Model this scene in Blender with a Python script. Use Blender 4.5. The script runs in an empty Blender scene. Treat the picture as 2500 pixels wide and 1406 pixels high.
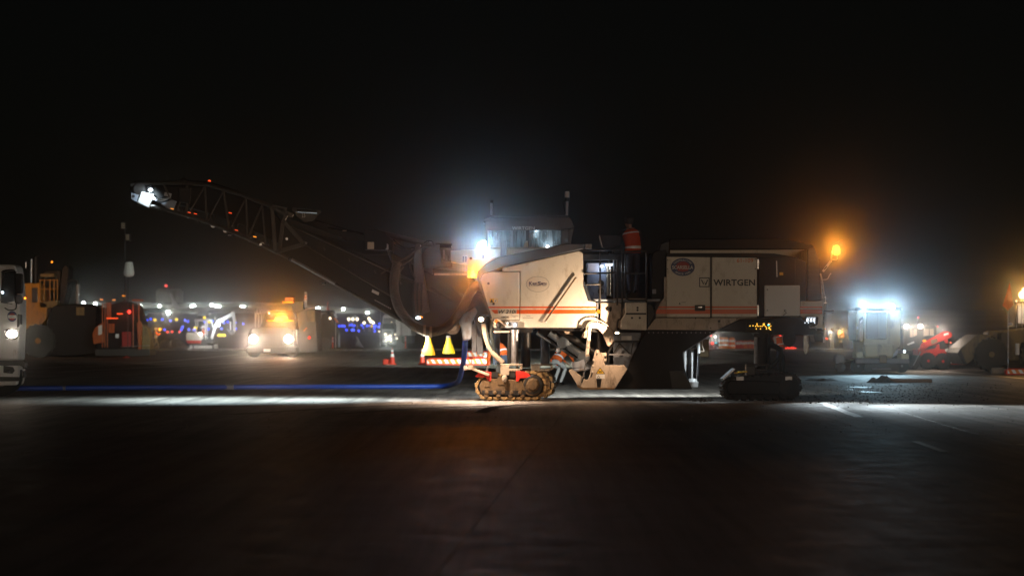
import bpy, bmesh, math, random
from mathutils import Vector, Matrix
random.seed(7)
scene = bpy.context.scene
COL = scene.collection

# ------------------------------------------------------------------ camera
F, D, H, HY, CX = 5903.0, 57.0, 1.69, 803.0, 1250.0     # focal length in photo pixels, distance to the machine, eye height
cam_d = bpy.data.cameras.new('camera')
cam = bpy.data.objects.new('camera', cam_d); COL.objects.link(cam)
cam.location = (0, -D, H); cam.rotation_euler = (math.radians(90), 0, 0)
cam_d.sensor_width = 36.0; cam_d.lens = F / 2500 * 36.0
cam_d.shift_y = (HY - 703.0) / 2500
cam_d.clip_start = 0.5; cam_d.clip_end = 4000
cam_d.dof.use_dof = True; cam_d.dof.focus_distance = D + 0.4; cam_d.dof.aperture_fstop = 1.5
scene.camera = cam

# ------------------------------------------------------------------ world, moonless night
w = bpy.data.worlds.new('World'); scene.world = w; w.use_nodes = True
nt = w.node_tree; nt.nodes.clear()
sky = nt.nodes.new('ShaderNodeTexSky'); sky.sky_type = 'NISHITA'; sky.sun_disc = False
sky.sun_elevation = math.radians(4.0); sky.sun_rotation = math.radians(180)
hs = nt.nodes.new('ShaderNodeHueSaturation'); hs.inputs['Saturation'].default_value = 0.5
bg = nt.nodes.new('ShaderNodeBackground'); bg.inputs['Strength'].default_value = 0.0006
ow = nt.nodes.new('ShaderNodeOutputWorld')
nt.links.new(sky.outputs[0], hs.inputs['Color']); nt.links.new(hs.outputs[0], bg.inputs['Color']); nt.links.new(bg.outputs[0], ow.inputs['Surface'])

# one very low warm lamp-glow from behind the photographer (the lit airfield there)
sd = bpy.data.lights.new('airfield_glow', 'SUN'); sd.energy = 0.20; sd.angle = math.radians(6); sd.color = (1.0, 0.74, 0.50)
so = bpy.data.objects.new('airfield_glow', sd); COL.objects.link(so)
so.rotation_euler = Vector((-0.22, 1.0, -0.055)).to_track_quat('-Z', 'Y').to_euler()

scene.view_settings.view_transform = 'Standard'; scene.view_settings.look = 'None'
scene.view_settings.exposure = 0.0; scene.view_settings.gamma = 1.0; scene.view_settings.use_curve_mapping = False
cy = scene.cycles
cy.use_denoising = True
try: cy.denoiser = 'OPENIMAGEDENOISE'; cy.denoising_input_passes = 'RGB_ALBEDO_NORMAL'; cy.denoising_prefilter = 'ACCURATE'
except Exception: pass
cy.max_bounces = 6; cy.diffuse_bounces = 2; cy.glossy_bounces = 3; cy.transmission_bounces = 4; cy.transparent_max_bounces = 8; cy.volume_bounces = 0
cy.sample_clamp_direct = 0; cy.sample_clamp_indirect = 4.0; cy.caustics_reflective = False; cy.caustics_refractive = False
cy.use_adaptive_sampling = False

# ------------------------------------------------------------------ helpers
def X(px, Y=0.0): return (px - CX) * (D + Y) / F          # photo column -> metres at depth Y
def Z(py, Y=0.0): return H - (py - HY) * (D + Y) / F      # photo row -> height at depth Y
def P(px, py, Y=0.0): return Vector((X(px, Y), Y, Z(py, Y)))
def S(n, Y=0.0): return n * (D + Y) / F                   # photo pixels -> metres at depth Y
def GY(py): return F * H / (py - HY) - D                  # depth of a ground point seen on row py

class MB:
    def __init__(s): s.v = []; s.f = []
    def add(s, vs, fs):
        o = len(s.v); s.v += [Vector(v) for v in vs]; s.f += [tuple(i + o for i in f) for f in fs]; return s
    def box(s, x0, x1, y0, y1, z0, z1):
        return s.add([(x0,y0,z0),(x1,y0,z0),(x1,y1,z0),(x0,y1,z0),(x0,y0,z1),(x1,y0,z1),(x1,y1,z1),(x0,y1,z1)],
                     [(0,3,2,1),(4,5,6,7),(0,1,5,4),(1,2,6,5),(2,3,7,6),(3,0,4,7)])
    def pbox(s, x0, x1, y0, y1, Y0, Y1):                    # photo rectangle at depth Y0, run straight back to Y1
        return s.box(X(x0,Y0), X(x1,Y0), Y0, Y1, Z(y1,Y0), Z(y0,Y0))
    def prism(s, pts, Y0, Y1, ref=None):
        r = Y0 if ref is None else ref; n = len(pts)
        a = [(X(x,r), Y0, Z(y,r)) for x, y in pts]; b = [(p[0], Y1, p[2]) for p in a]
        fs = [tuple(range(n)), tuple(range(2*n-1, n-1, -1))] + [(i, i+n, (i+1)%n+n, (i+1)%n) for i in range(n)]
        return s.add(a + b, fs)
    def tube(s, pts, r, n=8, rf=None, ry=None, cap=True):
        pts = [Vector(p) for p in pts]; m = len(pts); rings = []
        t0 = (pts[1]-pts[0]).normalized()
        up = Vector((0,0,1)) if abs(t0.z) < .9 else Vector((0,1,0))
        u = t0.cross(up).normalized()
        vs = []
        for i, p in enumerate(pts):
            t = (pts[min(i+1,m-1)] - pts[max(i-1,0)]).normalized()
            u = (u - t*u.dot(t)).normalized(); wv = t.cross(u)
            rr = rf(i/(m-1)) if rf else (r[i] if isinstance(r,(list,tuple)) else r)
            r2 = rr if ry is None else (ry[i] if isinstance(ry,(list,tuple)) else ry)
            for k in range(n):
                a = 2*math.pi*k/n; vs.append(p + u*math.cos(a)*rr + wv*math.sin(a)*r2)
        fs = [(i*n+k, i*n+(k+1)%n, (i+1)*n+(k+1)%n, (i+1)*n+k) for i in range(m-1) for k in range(n)]
        if cap: fs += [tuple(range(n-1,-1,-1)), tuple(range((m-1)*n, m*n))]
        return s.add(vs, fs)
    def cyl(s, a, b, r, n=14, r2=None): return s.tube([a, b], [r, r if r2 is None else r2], n)
    def ball(s, c, rx, ry=None, rz=None, seg=12, rings=8):
        ry = rx if ry is None else ry; rz = rx if rz is None else rz; c = Vector(c)
        vs = [c + Vector((0,0,rz))]
        for i in range(1, rings):
            t = math.pi*i/rings
            vs += [c + Vector((rx*math.sin(t)*math.cos(2*math.pi*k/seg), ry*math.sin(t)*math.sin(2*math.pi*k/seg), rz*math.cos(t))) for k in range(seg)]
        vs.append(c - Vector((0,0,rz))); L = len(vs)-1
        fs = [(0, 1+k, 1+(k+1)%seg) for k in range(seg)]
        for i in range(rings-2):
            o = 1+i*seg; fs += [(o+k, o+seg+k, o+seg+(k+1)%seg, o+(k+1)%seg) for k in range(seg)]
        o = 1+(rings-2)*seg; fs += [(o+k, L, o+(k+1)%seg) for k in range(seg)]
        return s.add(vs, fs)
    def lathe(s, c, prof, n=16, axis='Z'):
        c = Vector(c); vs = []
        for r, h in prof:
            for k in range(n):
                a = 2*math.pi*k/n; x, y = r*math.cos(a), r*math.sin(a)
                vs.append(c + (Vector((x,y,h)) if axis=='Z' else Vector((x,h,y)) if axis=='Y' else Vector((h,x,y))))
        m = len(prof)
        fs = [(i*n+k, i*n+(k+1)%n, (i+1)*n+(k+1)%n, (i+1)*n+k) for i in range(m-1) for k in range(n)]
        fs += [tuple(range(n-1,-1,-1)), tuple(range((m-1)*n, m*n))]
        return s.add(vs, fs)
    def bar(s, a, b, w, d, up=(0,1,0)):                     # flat bar from a to b, w wide in the picture, d deep
        a, b = Vector(a), Vector(b); t = (b-a).normalized(); dv = Vector(up)
        dv = (dv - t*dv.dot(t)).normalized(); u = t.cross(dv)*w/2; dv = dv*d/2
        vs = [a-u-dv, a+u-dv, a+u+dv, a-u+dv, b-u-dv, b+u-dv, b+u+dv, b-u+dv]
        return s.add(vs, [(0,3,2,1),(4,5,6,7),(0,1,5,4),(1,2,6,5),(2,3,7,6),(3,0,4,7)])
    def build(s, name, mat, parent=None, bevel=0.0, smooth=False, local=False, seg=1):
        off = Vector((0,0,0)); p = parent
        if not local:
            while p is not None: off += p.location; p = p.parent
        me = bpy.data.meshes.new(name)
        me.from_pydata([tuple(v-off) for v in s.v], [], s.f)
        bm = bmesh.new(); bm.from_mesh(me)
        bmesh.ops.recalc_face_normals(bm, faces=bm.faces)
        if bevel > 0:
            es = [e for e in bm.edges if len(e.link_faces) == 2 and e.calc_face_angle(0) > 0.5]
            try: bmesh.ops.bevel(bm, geom=es, offset=bevel, segments=seg, affect='EDGES', profile=0.5, clamp_overlap=True)
            except Exception: pass
        bm.to_mesh(me); bm.free()
        if smooth:
            me.shade_smooth()
            try: me.set_sharp_from_angle(angle=math.radians(40))
            except Exception: pass
        me.materials.append(M[mat] if isinstance(mat, str) else mat)
        o = bpy.data.objects.new(name, me); COL.objects.link(o); o.parent = parent
        return o

def thing(name, label, cat, loc=(0,0,0), group=None):
    o = bpy.data.objects.new(name, None); COL.objects.link(o); o.location = loc
    o.empty_display_size = 0.2; o['label'] = label; o['category'] = cat
    if group: o['group'] = group
    return o
def tag(o, label, cat, group=None):
    o['label'] = label; o['category'] = cat
    if group: o['group'] = group
    return o
def struct(o): o['kind'] = 'structure'; return o
def copy_tree(o, parent=None):
    c = o.copy(); COL.objects.link(c); c.parent = parent
    for ch in list(o.children): copy_tree(ch, c)
    return c
def lamp(name, kind, loc, power, col, parent=None, target=None, size=120, blend=0.6, radius=0.04):
    d = bpy.data.lights.new(name, kind); d.energy = power; d.color = col; d.shadow_soft_size = radius
    if kind == 'SPOT': d.spot_size = math.radians(size); d.spot_blend = blend
    o = bpy.data.objects.new(name, d); COL.objects.link(o)
    off = Vector((0,0,0)); p = parent
    while p is not None: off += p.location; p = p.parent
    o.parent = parent; o.location = Vector(loc) - off
    if target is not None: o.rotation_euler = (Vector(target)-Vector(loc)).to_track_quat('-Z','Y').to_euler()
    return o
def text_mesh(body, shear=0.0, bold=0.0, spacing=1.0):
    c = bpy.data.curves.new('lettering', 'FONT'); c.body = body; c.shear = shear; c.offset = bold; c.space_character = spacing; c.resolution_u = 3
    o = bpy.data.objects.new('lettering', c); COL.objects.link(o)
    dg = bpy.context.evaluated_depsgraph_get(); dg.update()
    me = bpy.data.meshes.new_from_object(o.evaluated_get(dg))
    vs = [v.co.copy() for v in me.vertices]; fs = [tuple(p.vertices) for p in me.polygons]
    bpy.data.objects.remove(o); bpy.data.meshes.remove(me)
    return vs, fs
def text(parent, body, x0, x1, y0, y1, Y, mat, shear=0.0, bold=0.0, spacing=1.0, arc=None):
    vs, fs = text_mesh(body, shear, bold, spacing)
    ax = min(v.x for v in vs); bx = max(v.x for v in vs); ay = min(v.y for v in vs); by = max(v.y for v in vs)
    m = MB(); out = []
    for v in vs:
        u = (v.x-ax)/(bx-ax); t = (v.y-ay)/(by-ay)
        if arc:                                             # arc = (cx, cy, rx, ry, height, start, end) in photo pixels / degrees
            cx, cy, rx, ry, hh, a0, a1 = arc
            a = math.radians(a0 + (a1-a0)*u); k = (t if a1 < a0 else 1-t)*hh
            out.append(P(cx + (rx+k)*math.cos(a), cy - (ry+k)*math.sin(a), Y))
        else: out.append(P(x0+(x1-x0)*u, y1-(y1-y0)*t, Y))
    m.add(out, fs)
    return m.build('lettering', mat, parent)
def ell(cx, cy, rx, ry, n=28): return [(cx+rx*math.cos(2*math.pi*i/n), cy+ry*math.sin(2*math.pi*i/n)) for i in range(n)]
def spline(pts, per=8):                                     # Catmull-Rom through the points
    pts = [Vector(p) for p in pts]; q = [pts[0]*2-pts[1]] + pts + [pts[-1]*2-pts[-2]]; out = []
    for i in range(1, len(q)-2):
        for k in range(per):
            t = k/per; a, b, c, d = q[i-1], q[i], q[i+1], q[i+2]
            out.append(0.5*((2*b) + (c-a)*t + (2*a-5*b+4*c-d)*t*t + (3*b-a-3*c+d)*t**3))
    return out + [pts[-1]]

# ------------------------------------------------------------------ materials
M = {}
def mat(name, col, rough=0.6, metal=0.0, var=0.25, scale=3.0, bump=0.0, bscale=40.0, dirt=None, dirt_amt=0.0, dscale=2.0, spec=0.5, coat=0.0):
    m = bpy.data.materials.new(name); m.use_nodes = True; n = m.node_tree.nodes; L = m.node_tree.links
    b = n['Principled BSDF']; b.inputs['Metallic'].default_value = metal; b.inputs['Specular IOR Level'].default_value = spec; b.inputs['Coat Weight'].default_value = coat
    tc = n.new('ShaderNodeTexCoord')
    nz = n.new('ShaderNodeTexNoise'); nz.inputs['Scale'].default_value = scale; nz.inputs['Detail'].default_value = 6; nz.inputs['Roughness'].default_value = 0.62
    L.new(tc.outputs['Object'], nz.inputs['Vector'])
    mx = n.new('ShaderNodeMix'); mx.data_type = 'RGBA'
    mx.inputs['A'].default_value = tuple(c*(1-var) for c in col)+(1,); mx.inputs['B'].default_value = tuple(min(1,c*(1+var)) for c in col)+(1,)
    L.new(nz.outputs['Fac'], mx.inputs['Factor']); out = mx.outputs['Result']
    if dirt:
        n2 = n.new('ShaderNodeTexNoise'); n2.inputs['Scale'].default_value = dscale; n2.inputs['Detail'].default_value = 9; n2.inputs['Roughness'].default_value = 0.7
        mp = n.new('ShaderNodeMapping'); mp.inputs['Scale'].default_value = (1,1,0.45); mp.inputs['Location'].default_value = (3.1,1.7,0.4)
        L.new(tc.outputs['Object'], mp.inputs['Vector']); L.new(mp.outputs[0], n2.inputs['Vector'])
        rp = n.new('ShaderNodeMapRange'); rp.inputs['From Min'].default_value = 0.62-0.35*dirt_amt; rp.inputs['From Max'].default_value = 0.78-0.25*dirt_amt
        L.new(n2.outputs['Fac'], rp.inputs['Value'])
        m2 = n.new('ShaderNodeMix'); m2.data_type = 'RGBA'; m2.inputs['B'].default_value = tuple(dirt)+(1,)
        L.new(out, m2.inputs['A']); L.new(rp.outputs[0], m2.inputs['Factor']); out = m2.outputs['Result']
    L.new(out, b.inputs['Base Color'])
    rr = n.new('ShaderNodeMapRange'); rr.inputs['To Min'].default_value = max(0.02, rough-0.14); rr.inputs['To Max'].default_value = min(1, rough+0.14)
    L.new(nz.outputs['Fac'], rr.inputs['Value']); L.new(rr.outputs[0], b.inputs['Roughness'])
    if bump > 0:
        n3 = n.new('ShaderNodeTexNoise'); n3.inputs['Scale'].default_value = bscale; n3.inputs['Detail'].default_value = 4
        L.new(tc.outputs['Object'], n3.inputs['Vector'])
        bp = n.new('ShaderNodeBump'); bp.inputs['Strength'].default_value = bump; bp.inputs['Distance'].default_value = 0.01
        L.new(n3.outputs['Fac'], bp.inputs['Height']); L.new(bp.outputs[0], b.inputs['Normal'])
    M[name] = m; return m
def emis(name, col, strength):
    m = bpy.data.materials.new(name); m.use_nodes = True; n = m.node_tree.nodes; n.clear()
    e = n.new('ShaderNodeEmission'); e.inputs[0].default_value = tuple(col)+(1,); e.inputs[1].default_value = strength
    o = n.new('ShaderNodeOutputMaterial'); m.node_tree.links.new(e.outputs[0], o.inputs['Surface'])
    try: m.cycles.emission_sampling = 'NONE'
    except Exception: pass
    M[name] = m; return m
def glass(name, col, rough, alpha):
    m = bpy.data.materials.new(name); m.use_nodes = True; n = m.node_tree.nodes; L = m.node_tree.links; n.clear()
    o = n.new('ShaderNodeOutputMaterial'); t = n.new('ShaderNodeBsdfTransparent'); t.inputs[0].default_value = (0.85,0.92,0.95,1)
    d = n.new('ShaderNodeBsdfTranslucent'); d.inputs[0].default_value = tuple(col)+(1,)
    df = n.new('ShaderNodeBsdfDiffuse'); df.inputs[0].default_value = tuple(col)+(1,)
    g = n.new('ShaderNodeBsdfGlossy'); g.inputs['Roughness'].default_value = rough; g.inputs[0].default_value = (0.9,0.9,0.9,1)
    tc = n.new('ShaderNodeTexCoord'); mp = n.new('ShaderNodeMapping'); mp.inputs['Scale'].default_value = (9,9,0.9)
    nz = n.new('ShaderNodeTexNoise'); nz.inputs['Scale'].default_value = 1.6; nz.inputs['Detail'].default_value = 6
    L.new(tc.outputs['Object'], mp.inputs['Vector']); L.new(mp.outputs[0], nz.inputs['Vector'])
    r = n.new('ShaderNodeMapRange'); r.inputs['From Min'].default_value = 0.38; r.inputs['From Max'].default_value = 0.72
    r.inputs['To Min'].default_value = alpha*0.35; r.inputs['To Max'].default_value = min(1, alpha*1.7)
    L.new(nz.outputs['Fac'], r.inputs['Value'])
    a = n.new('ShaderNodeMixShader'); a.inputs[0].default_value = 0.5; L.new(d.outputs[0], a.inputs[1]); L.new(df.outputs[0], a.inputs[2])
    b = n.new('ShaderNodeMixShader'); L.new(r.outputs[0], b.inputs[0]); L.new(t.outputs[0], b.inputs[1]); L.new(a.outputs[0], b.inputs[2])
    c = n.new('ShaderNodeMixShader'); c.inputs[0].default_value = 0.07; L.new(b.outputs[0], c.inputs[1]); L.new(g.outputs[0], c.inputs[2])
    L.new(c.outputs[0], o.inputs['Surface']); M[name] = m; return m

BR = (0.10,0.065,0.035)
mat('cream', (0.70,0.635,0.54), 0.42, var=0.10, scale=2.2, dirt=(0.50,0.42,0.32), dirt_amt=0.22, dscale=6.5, bump=0.06, bscale=9)
mat('cream_worn', (0.50,0.41,0.32), 0.55, var=0.14, scale=6, dirt=BR, dirt_amt=0.35, dscale=5, bump=0.12, bscale=60)
mat('trim', (0.03,0.034,0.044), 0.38, var=0.2, scale=2)
mat('black', (0.009,0.0085,0.0085), 0.5, var=0.35, scale=5, dirt=(0.02,0.015,0.011), dirt_amt=0.18, dscale=4, spec=0.22)
mat('black_steel', (0.014,0.013,0.013), 0.42, var=0.35, scale=4, dirt=(0.035,0.026,0.018), dirt_amt=0.25, dscale=3, spec=0.3)
mat('steel_dark', (0.075,0.066,0.058), 0.36, 0.3, var=0.3, scale=5, dirt=(0.035,0.026,0.02), dirt_amt=0.3, dscale=5)
mat('steel', (0.35,0.35,0.37), 0.38, 0.8, var=0.2, scale=8, dirt=(0.2,0.16,0.12), dirt_amt=0.25, dscale=7)
mat('chrome', (0.75,0.75,0.77), 0.16, 1.0, var=0.06, scale=10)
mat('pipe_dark', (0.085,0.105,0.125), 0.4, var=0.2, scale=6, dirt=(0.06,0.05,0.04), dirt_amt=0.3, dscale=9)
mat('bluegrey', (0.27,0.30,0.35), 0.5, var=0.15, scale=6, dirt=(0.16,0.12,0.09), dirt_amt=0.3, dscale=9)
mat('console', (0.20,0.23,0.33), 0.45, var=0.15, scale=5)
mat('stripe', (0.72,0.10,0.008), 0.4, var=0.08, scale=3)
mat('ink', (0.018,0.015,0.013), 0.5, var=0.1)
mat('decal_blue', (0.02,0.04,0.14), 0.45, var=0.08); mat('decal_navy', (0.03,0.025,0.10), 0.45, var=0.05)
mat('decal_red', (0.35,0.02,0.02), 0.45, var=0.08); mat('decal_white', (0.75,0.74,0.72), 0.45, var=0.05)
mat('decal_yellow', (0.80,0.50,0.03), 0.45, var=0.06); mat('decal_orange', (0.70,0.16,0.01), 0.5, var=0.08)
mat('label_cream', (0.66,0.58,0.49), 0.45, var=0.04)
mat('mud', (0.15,0.09,0.04), 0.85, var=0.4, scale=12, dirt=(0.07,0.045,0.025), dirt_amt=0.45, dscale=11, bump=0.6, bscale=45)
mat('pad', (0.46,0.28,0.10), 0.7, var=0.4, scale=9, dirt=(0.09,0.055,0.03), dirt_amt=0.45, dscale=8, bump=0.5, bscale=40)  # front track pads, their golden lamplight put into the colour
mat('guard_red', (0.72,0.03,0.02), 0.45, var=0.1, scale=5, dirt=BR, dirt_amt=0.25, dscale=8)
mat('rubber', (0.014,0.021,0.020), 0.75, var=0.3, scale=8, bump=0.25, bscale=30)
mat('hose_tan', (0.05,0.038,0.028), 0.5, var=0.3, scale=6)
mat('hose_blue', (0.012,0.06,0.36), 0.45, var=0.15, scale=14, bump=0.15, bscale=30)
mat('hose_grey', (0.30,0.23,0.17), 0.6, var=0.2, scale=10)
mat('yellow_vinyl', (0.92,0.58,0.015), 0.5, var=0.1, scale=5)
mat('white', (0.72,0.71,0.70), 0.4, var=0.06, scale=2, dirt=(0.4,0.35,0.3), dirt_amt=0.12, dscale=4)
mat('pale', (0.62,0.57,0.36), 0.5, var=0.1, scale=3, dirt=(0.24,0.2,0.13), dirt_amt=0.25, dscale=4)
mat('pale_light', (0.62,0.62,0.42), 0.5, var=0.08, scale=3)
mat('yellow', (0.45,0.20,0.014), 0.5, var=0.15, scale=3, dirt=(0.12,0.07,0.03), dirt_amt=0.3, dscale=3)
mat('yellow_dark', (0.20,0.14,0.055), 0.6, var=0.2, scale=3, dirt=(0.06,0.045,0.03), dirt_amt=0.4, dscale=3)
mat('orange', (0.42,0.09,0.012), 0.5, var=0.15, scale=4, dirt=(0.12,0.05,0.03), dirt_amt=0.25, dscale=4)
mat('orange_fab', (0.80,0.13,0.015), 0.8, var=0.15, scale=8)
mat('red', (0.78,0.03,0.02), 0.4, var=0.1, scale=3, dirt=(0.15,0.03,0.02), dirt_amt=0.2, dscale=4)
mat('cone_red', (0.75,0.05,0.02), 0.5, var=0.1, scale=6)
mat('reflect', (0.80,0.80,0.82), 0.35, var=0.05, scale=6)
mat('barr_orange', (0.85,0.22,0.01), 0.45, var=0.08, scale=5)
mat('dark', (0.035,0.032,0.03), 0.6, var=0.3, scale=3)
mat('grey', (0.22,0.22,0.23), 0.6, var=0.2, scale=3)
mat('skin', (0.42,0.24,0.16), 0.55, var=0.1, scale=20)
mat('cloth_dark', (0.035,0.035,0.045), 0.85, var=0.3, scale=14, bump=0.3, bscale=50)
mat('denim', (0.05,0.06,0.09), 0.85, var=0.3, scale=14, bump=0.3, bscale=50)
mat('khaki', (0.25,0.20,0.13), 0.85, var=0.2, scale=14)
mat('pale_cloth', (0.5,0.48,0.45), 0.85, var=0.2, scale=14)
mat('vest', (0.62,0.085,0.02), 0.8, var=0.12, scale=10, bump=0.2, bscale=40)
mat('rubble', (0.34,0.26,0.18), 0.9, var=0.35, scale=3, bump=0.8, bscale=6)
mat('soil', (0.05,0.034,0.022), 0.92, var=0.5, scale=9, bump=0.9, bscale=14)
mat('timber', (0.14,0.075,0.04), 0.85, var=0.3, scale=12, bump=0.4, bscale=30)
mat('hangar', (0.30,0.31,0.27), 0.7, var=0.08, scale=0.05)
mat('hangar_dark', (0.12,0.13,0.13), 0.7, var=0.1, scale=0.05)
mat('plane_white', (0.6,0.6,0.62), 0.35, var=0.05, scale=0.2)
mat('plane_green', (0.03,0.16,0.13), 0.35, var=0.1, scale=0.2)
mat('line_paint', (0.78,0.76,0.73), 0.5, var=0.15, scale=8, dirt=(0.2,0.18,0.16), dirt_amt=0.35, dscale=9)
mat('field', (0.014,0.012,0.009), 0.95, var=0.4, scale=0.06)
mat('taxi_pave', (0.04,0.036,0.03), 0.85, var=0.25, scale=0.1)
emis('e_white', (0.80,0.91,1.0), 14); emis('e_warm', (1.0,0.78,0.52), 12); emis('e_amber', (1.0,0.25,0.015), 4.5)
emis('e_headlight', (1.0,0.86,0.70), 20); emis('e_dim', (0.8,0.92,1.0), 6); emis('e_screen', (0.85,0.92,1.0), 2.2)
emis('e_led', (1.0,0.5,0.05), 3.0); emis('e_cyan', (0.1,0.8,0.9), 3.0); emis('e_red', (1.0,0.05,0.03), 4.0)
emis('e_taxi_blue', (0.03,0.075,1.0), 5.0); emis('e_taxi_yellow', (1.0,0.66,0.01), 2.0); emis('e_far', (0.9,1.0,0.95), 40)
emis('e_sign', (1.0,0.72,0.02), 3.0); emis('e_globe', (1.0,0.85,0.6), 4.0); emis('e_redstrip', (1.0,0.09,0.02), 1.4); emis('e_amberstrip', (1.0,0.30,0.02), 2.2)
mat('pad_dark',(0.018,0.015,0.012),0.7,var=0.4,scale=9,bump=0.5,bscale=40)  # same pads with the dark of the rear track put into the colour
emis('e_flood',(0.72,0.88,1.0),22); emis('e_warmlamp',(1.0,0.62,0.25),14)
emis('e_cabglow',(1.0,0.72,0.5),0.55)
glass('cab_glass', (0.55,0.62,0.66), 0.05, 0.42)
glass('mirror_back', (0.35,0.38,0.42), 0.2, 0.8)
mat('dark_glass', (0.02,0.028,0.035), 0.06, var=0.1, spec=0.8)

def concrete():
    m = bpy.data.materials.new('concrete'); m.use_nodes = True; n = m.node_tree.nodes; L = m.node_tree.links; b = n['Principled BSDF']
    tc = n.new('ShaderNodeNewGeometry'); pos = tc.outputs['Position']
    def noise(sc, det, stretch=None, rough=0.6):
        x = n.new('ShaderNodeTexNoise'); x.inputs['Scale'].default_value = sc; x.inputs['Detail'].default_value = det; x.inputs['Roughness'].default_value = rough
        if stretch:
            mp = n.new('ShaderNodeMapping'); mp.inputs['Scale'].default_value = stretch; mp.inputs['Rotation'].default_value = (0,0,math.radians(2.8))
            L.new(pos, mp.inputs['Vector']); L.new(mp.outputs[0], x.inputs['Vector'])
        else: L.new(pos, x.inputs['Vector'])
        return x.outputs['Fac']
    def mr(v, a, c, lo, hi):
        x = n.new('ShaderNodeMapRange'); x.inputs['From Min'].default_value = a; x.inputs['From Max'].default_value = c
        x.inputs['To Min'].default_value = lo; x.inputs['To Max'].default_value = hi; L.new(v, x.inputs['Value']); return x.outputs[0]
    def mul(a, c):
        x = n.new('ShaderNodeMath'); x.operation = 'MULTIPLY'; L.new(a, x.inputs[0]); L.new(c, x.inputs[1]); return x.outputs[0]
    big = noise(0.22, 7, None, 0.7); mid = noise(1.7, 6, None, 0.65); fine = noise(38, 4); streak = noise(1.0, 5, (2.6, 0.06, 1), 0.7); blot = noise(0.55, 8, None, 0.75)
    v = mul(mul(mr(big, .35, .65, .55, 1.25), mr(mid, .3, .7, .82, 1.12)), mul(mr(fine, .35, .65, .72, 1.22), mr(streak, .36, .60, .45, 1.15)))
    v = mul(v, mr(blot, .57, .68, 1.0, .45))
    hsv = n.new('ShaderNodeCombineColor'); 
    mx = n.new('ShaderNodeMix'); mx.data_type = 'RGBA'; mx.blend_type = 'MULTIPLY'; mx.inputs['Factor'].default_value = 1.0
    mx.inputs['A'].default_value = (0.235, 0.205, 0.175, 1); L.new(v, mx.inputs['B']); L.new(mx.outputs['Result'], b.inputs['Base Color'])
    n.remove(hsv)
    L.new(mul(mr(mid, .3, .7, .50, .72), mr(blot, .58, .72, 1.0, .8)), b.inputs['Roughness'])
    b.inputs['Specular IOR Level'].default_value = 0.42
    bp = n.new('ShaderNodeBump'); bp.inputs['Strength'].default_value = 0.8; bp.inputs['Distance'].default_value = 0.016
    g = noise(55, 3); h = n.new('ShaderNodeMath'); h.operation = 'ADD'; L.new(g, h.inputs[0]); L.new(noise(3.0, 5), h.inputs[1])
    L.new(h.outputs[0], bp.inputs['Height']); L.new(bp.outputs[0], b.inputs['Normal'])
    M['concrete'] = m
concrete()
# ------------------------------------------------------------------ the ground
def terrain_z(Y): d = Y + D; return -0.035 + max(0.0, d - 232) * 0.0240 - (max(0.0, d - 450) * 0.0240)
gm = MB(); xs = [-900,-300,-120,-60,-30,0,30,60,120,300,900]; ys = [-80,-50,-20,0,20,40,60,80,100,130,160,175,190,205,220,240,260,280,300,320,345,370,393,1000,2600]
gm.add([(x, y, terrain_z(y)) for y in ys for x in xs], [(r*11+c, r*11+c+1, (r+1)*11+c+1, (r+1)*11+c) for r in range(len(ys)-1) for c in range(10)])
ground = struct(gm.build('ground', 'concrete')); ground.data.materials.append(M['field'])
for p in ground.data.polygons: p.material_index = 1 if p.center.y > 150 else 0
E1, E2, ANG = Vector((0.9988,-0.0484,0)), Vector((0.0484,0.9988,0)), -math.atan2(0.0484, 0.9988)
sm = MB().box(0.0025, 6.8975, 0.0025, 7.5975, -0.05, 0.0)
slab0 = sm.build('slab', 'concrete', ground, bevel=0.004, local=True); first = True
for i in range(-6, 5):
    for j in range(-6, 13):
        s_ = slab0 if first else slab0.copy()
        if not first: COL.objects.link(s_)
        first = False
        p = Vector((1.43,0,0)) + E1*6.9*i + E2*7.6*j
        s_.location = (p.x, p.y, -0.0025*random.random()); s_.rotation_euler.z = ANG; s_.parent = ground
def gline(pts, width, z=0.004, wob=0.0, mat_='line_paint'):
    m = MB(); vs = []; n = len(pts)
    for i, p in enumerate(pts):
        t = (Vector(pts[min(i+1,n-1)]) - Vector(pts[max(i-1,0)])).normalized(); u = Vector((-t.y, t.x))
        for s_ in (-1, 1): q = Vector(p) + u*s_*(width/2*(1+wob*random.uniform(-1,1))); vs.append((q.x, q.y, z))
    m.add(vs, [(2*i, 2*i+1, 2*i+3, 2*i+2) for i in range(n-1)])
    return m.build('painted_line', mat_, ground)
def gp(px, py): y = GY(py); return (X(px, y), y)
def lerp(a, b, n): return [tuple(a[k]+(b[k]-a[k])*i/n for k in range(2)) for i in range(n+1)]
gline(lerp(gp(2006,983), gp(2098,1018), 24), 0.20, wob=0.25); gline(lerp(gp(2234,1077), gp(2306,1103), 14), 0.11, wob=0.2)
gline(lerp(gp(112,1117), gp(172,1117), 8), 0.10, wob=0.3); gline(lerp(gp(2484,1085), gp(2540,1087), 5), 0.14, wob=0.3)
gline([gp(60+ (520)*t, 899-34*t + 6*math.sin(t*3)) for t in [i/14 for i in range(15)]], 0.22, z=0.006)
gline([gp(150+(520)*t, 908-26*t) for t in [i/14 for i in range(15)]], 0.16, z=0.006)
gline(lerp(gp(1740,857), gp(1840,868), 8), 0.22, z=0.006); gline(lerp(gp(2260,903), gp(2510,925), 10), 0.3, z=0.006)
gline(lerp(gp(655,932), gp(690,932), 6), 0.16); gline(lerp(gp(945,937), gp(985,936), 6), 0.12)
# raised pavement edge where the apron ends
km = MB(); km.box(-60, 60, GY(855), GY(853.6), -0.02, 0.10); struct(km.build('kerb', 'concrete', None, bevel=0.02))
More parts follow.
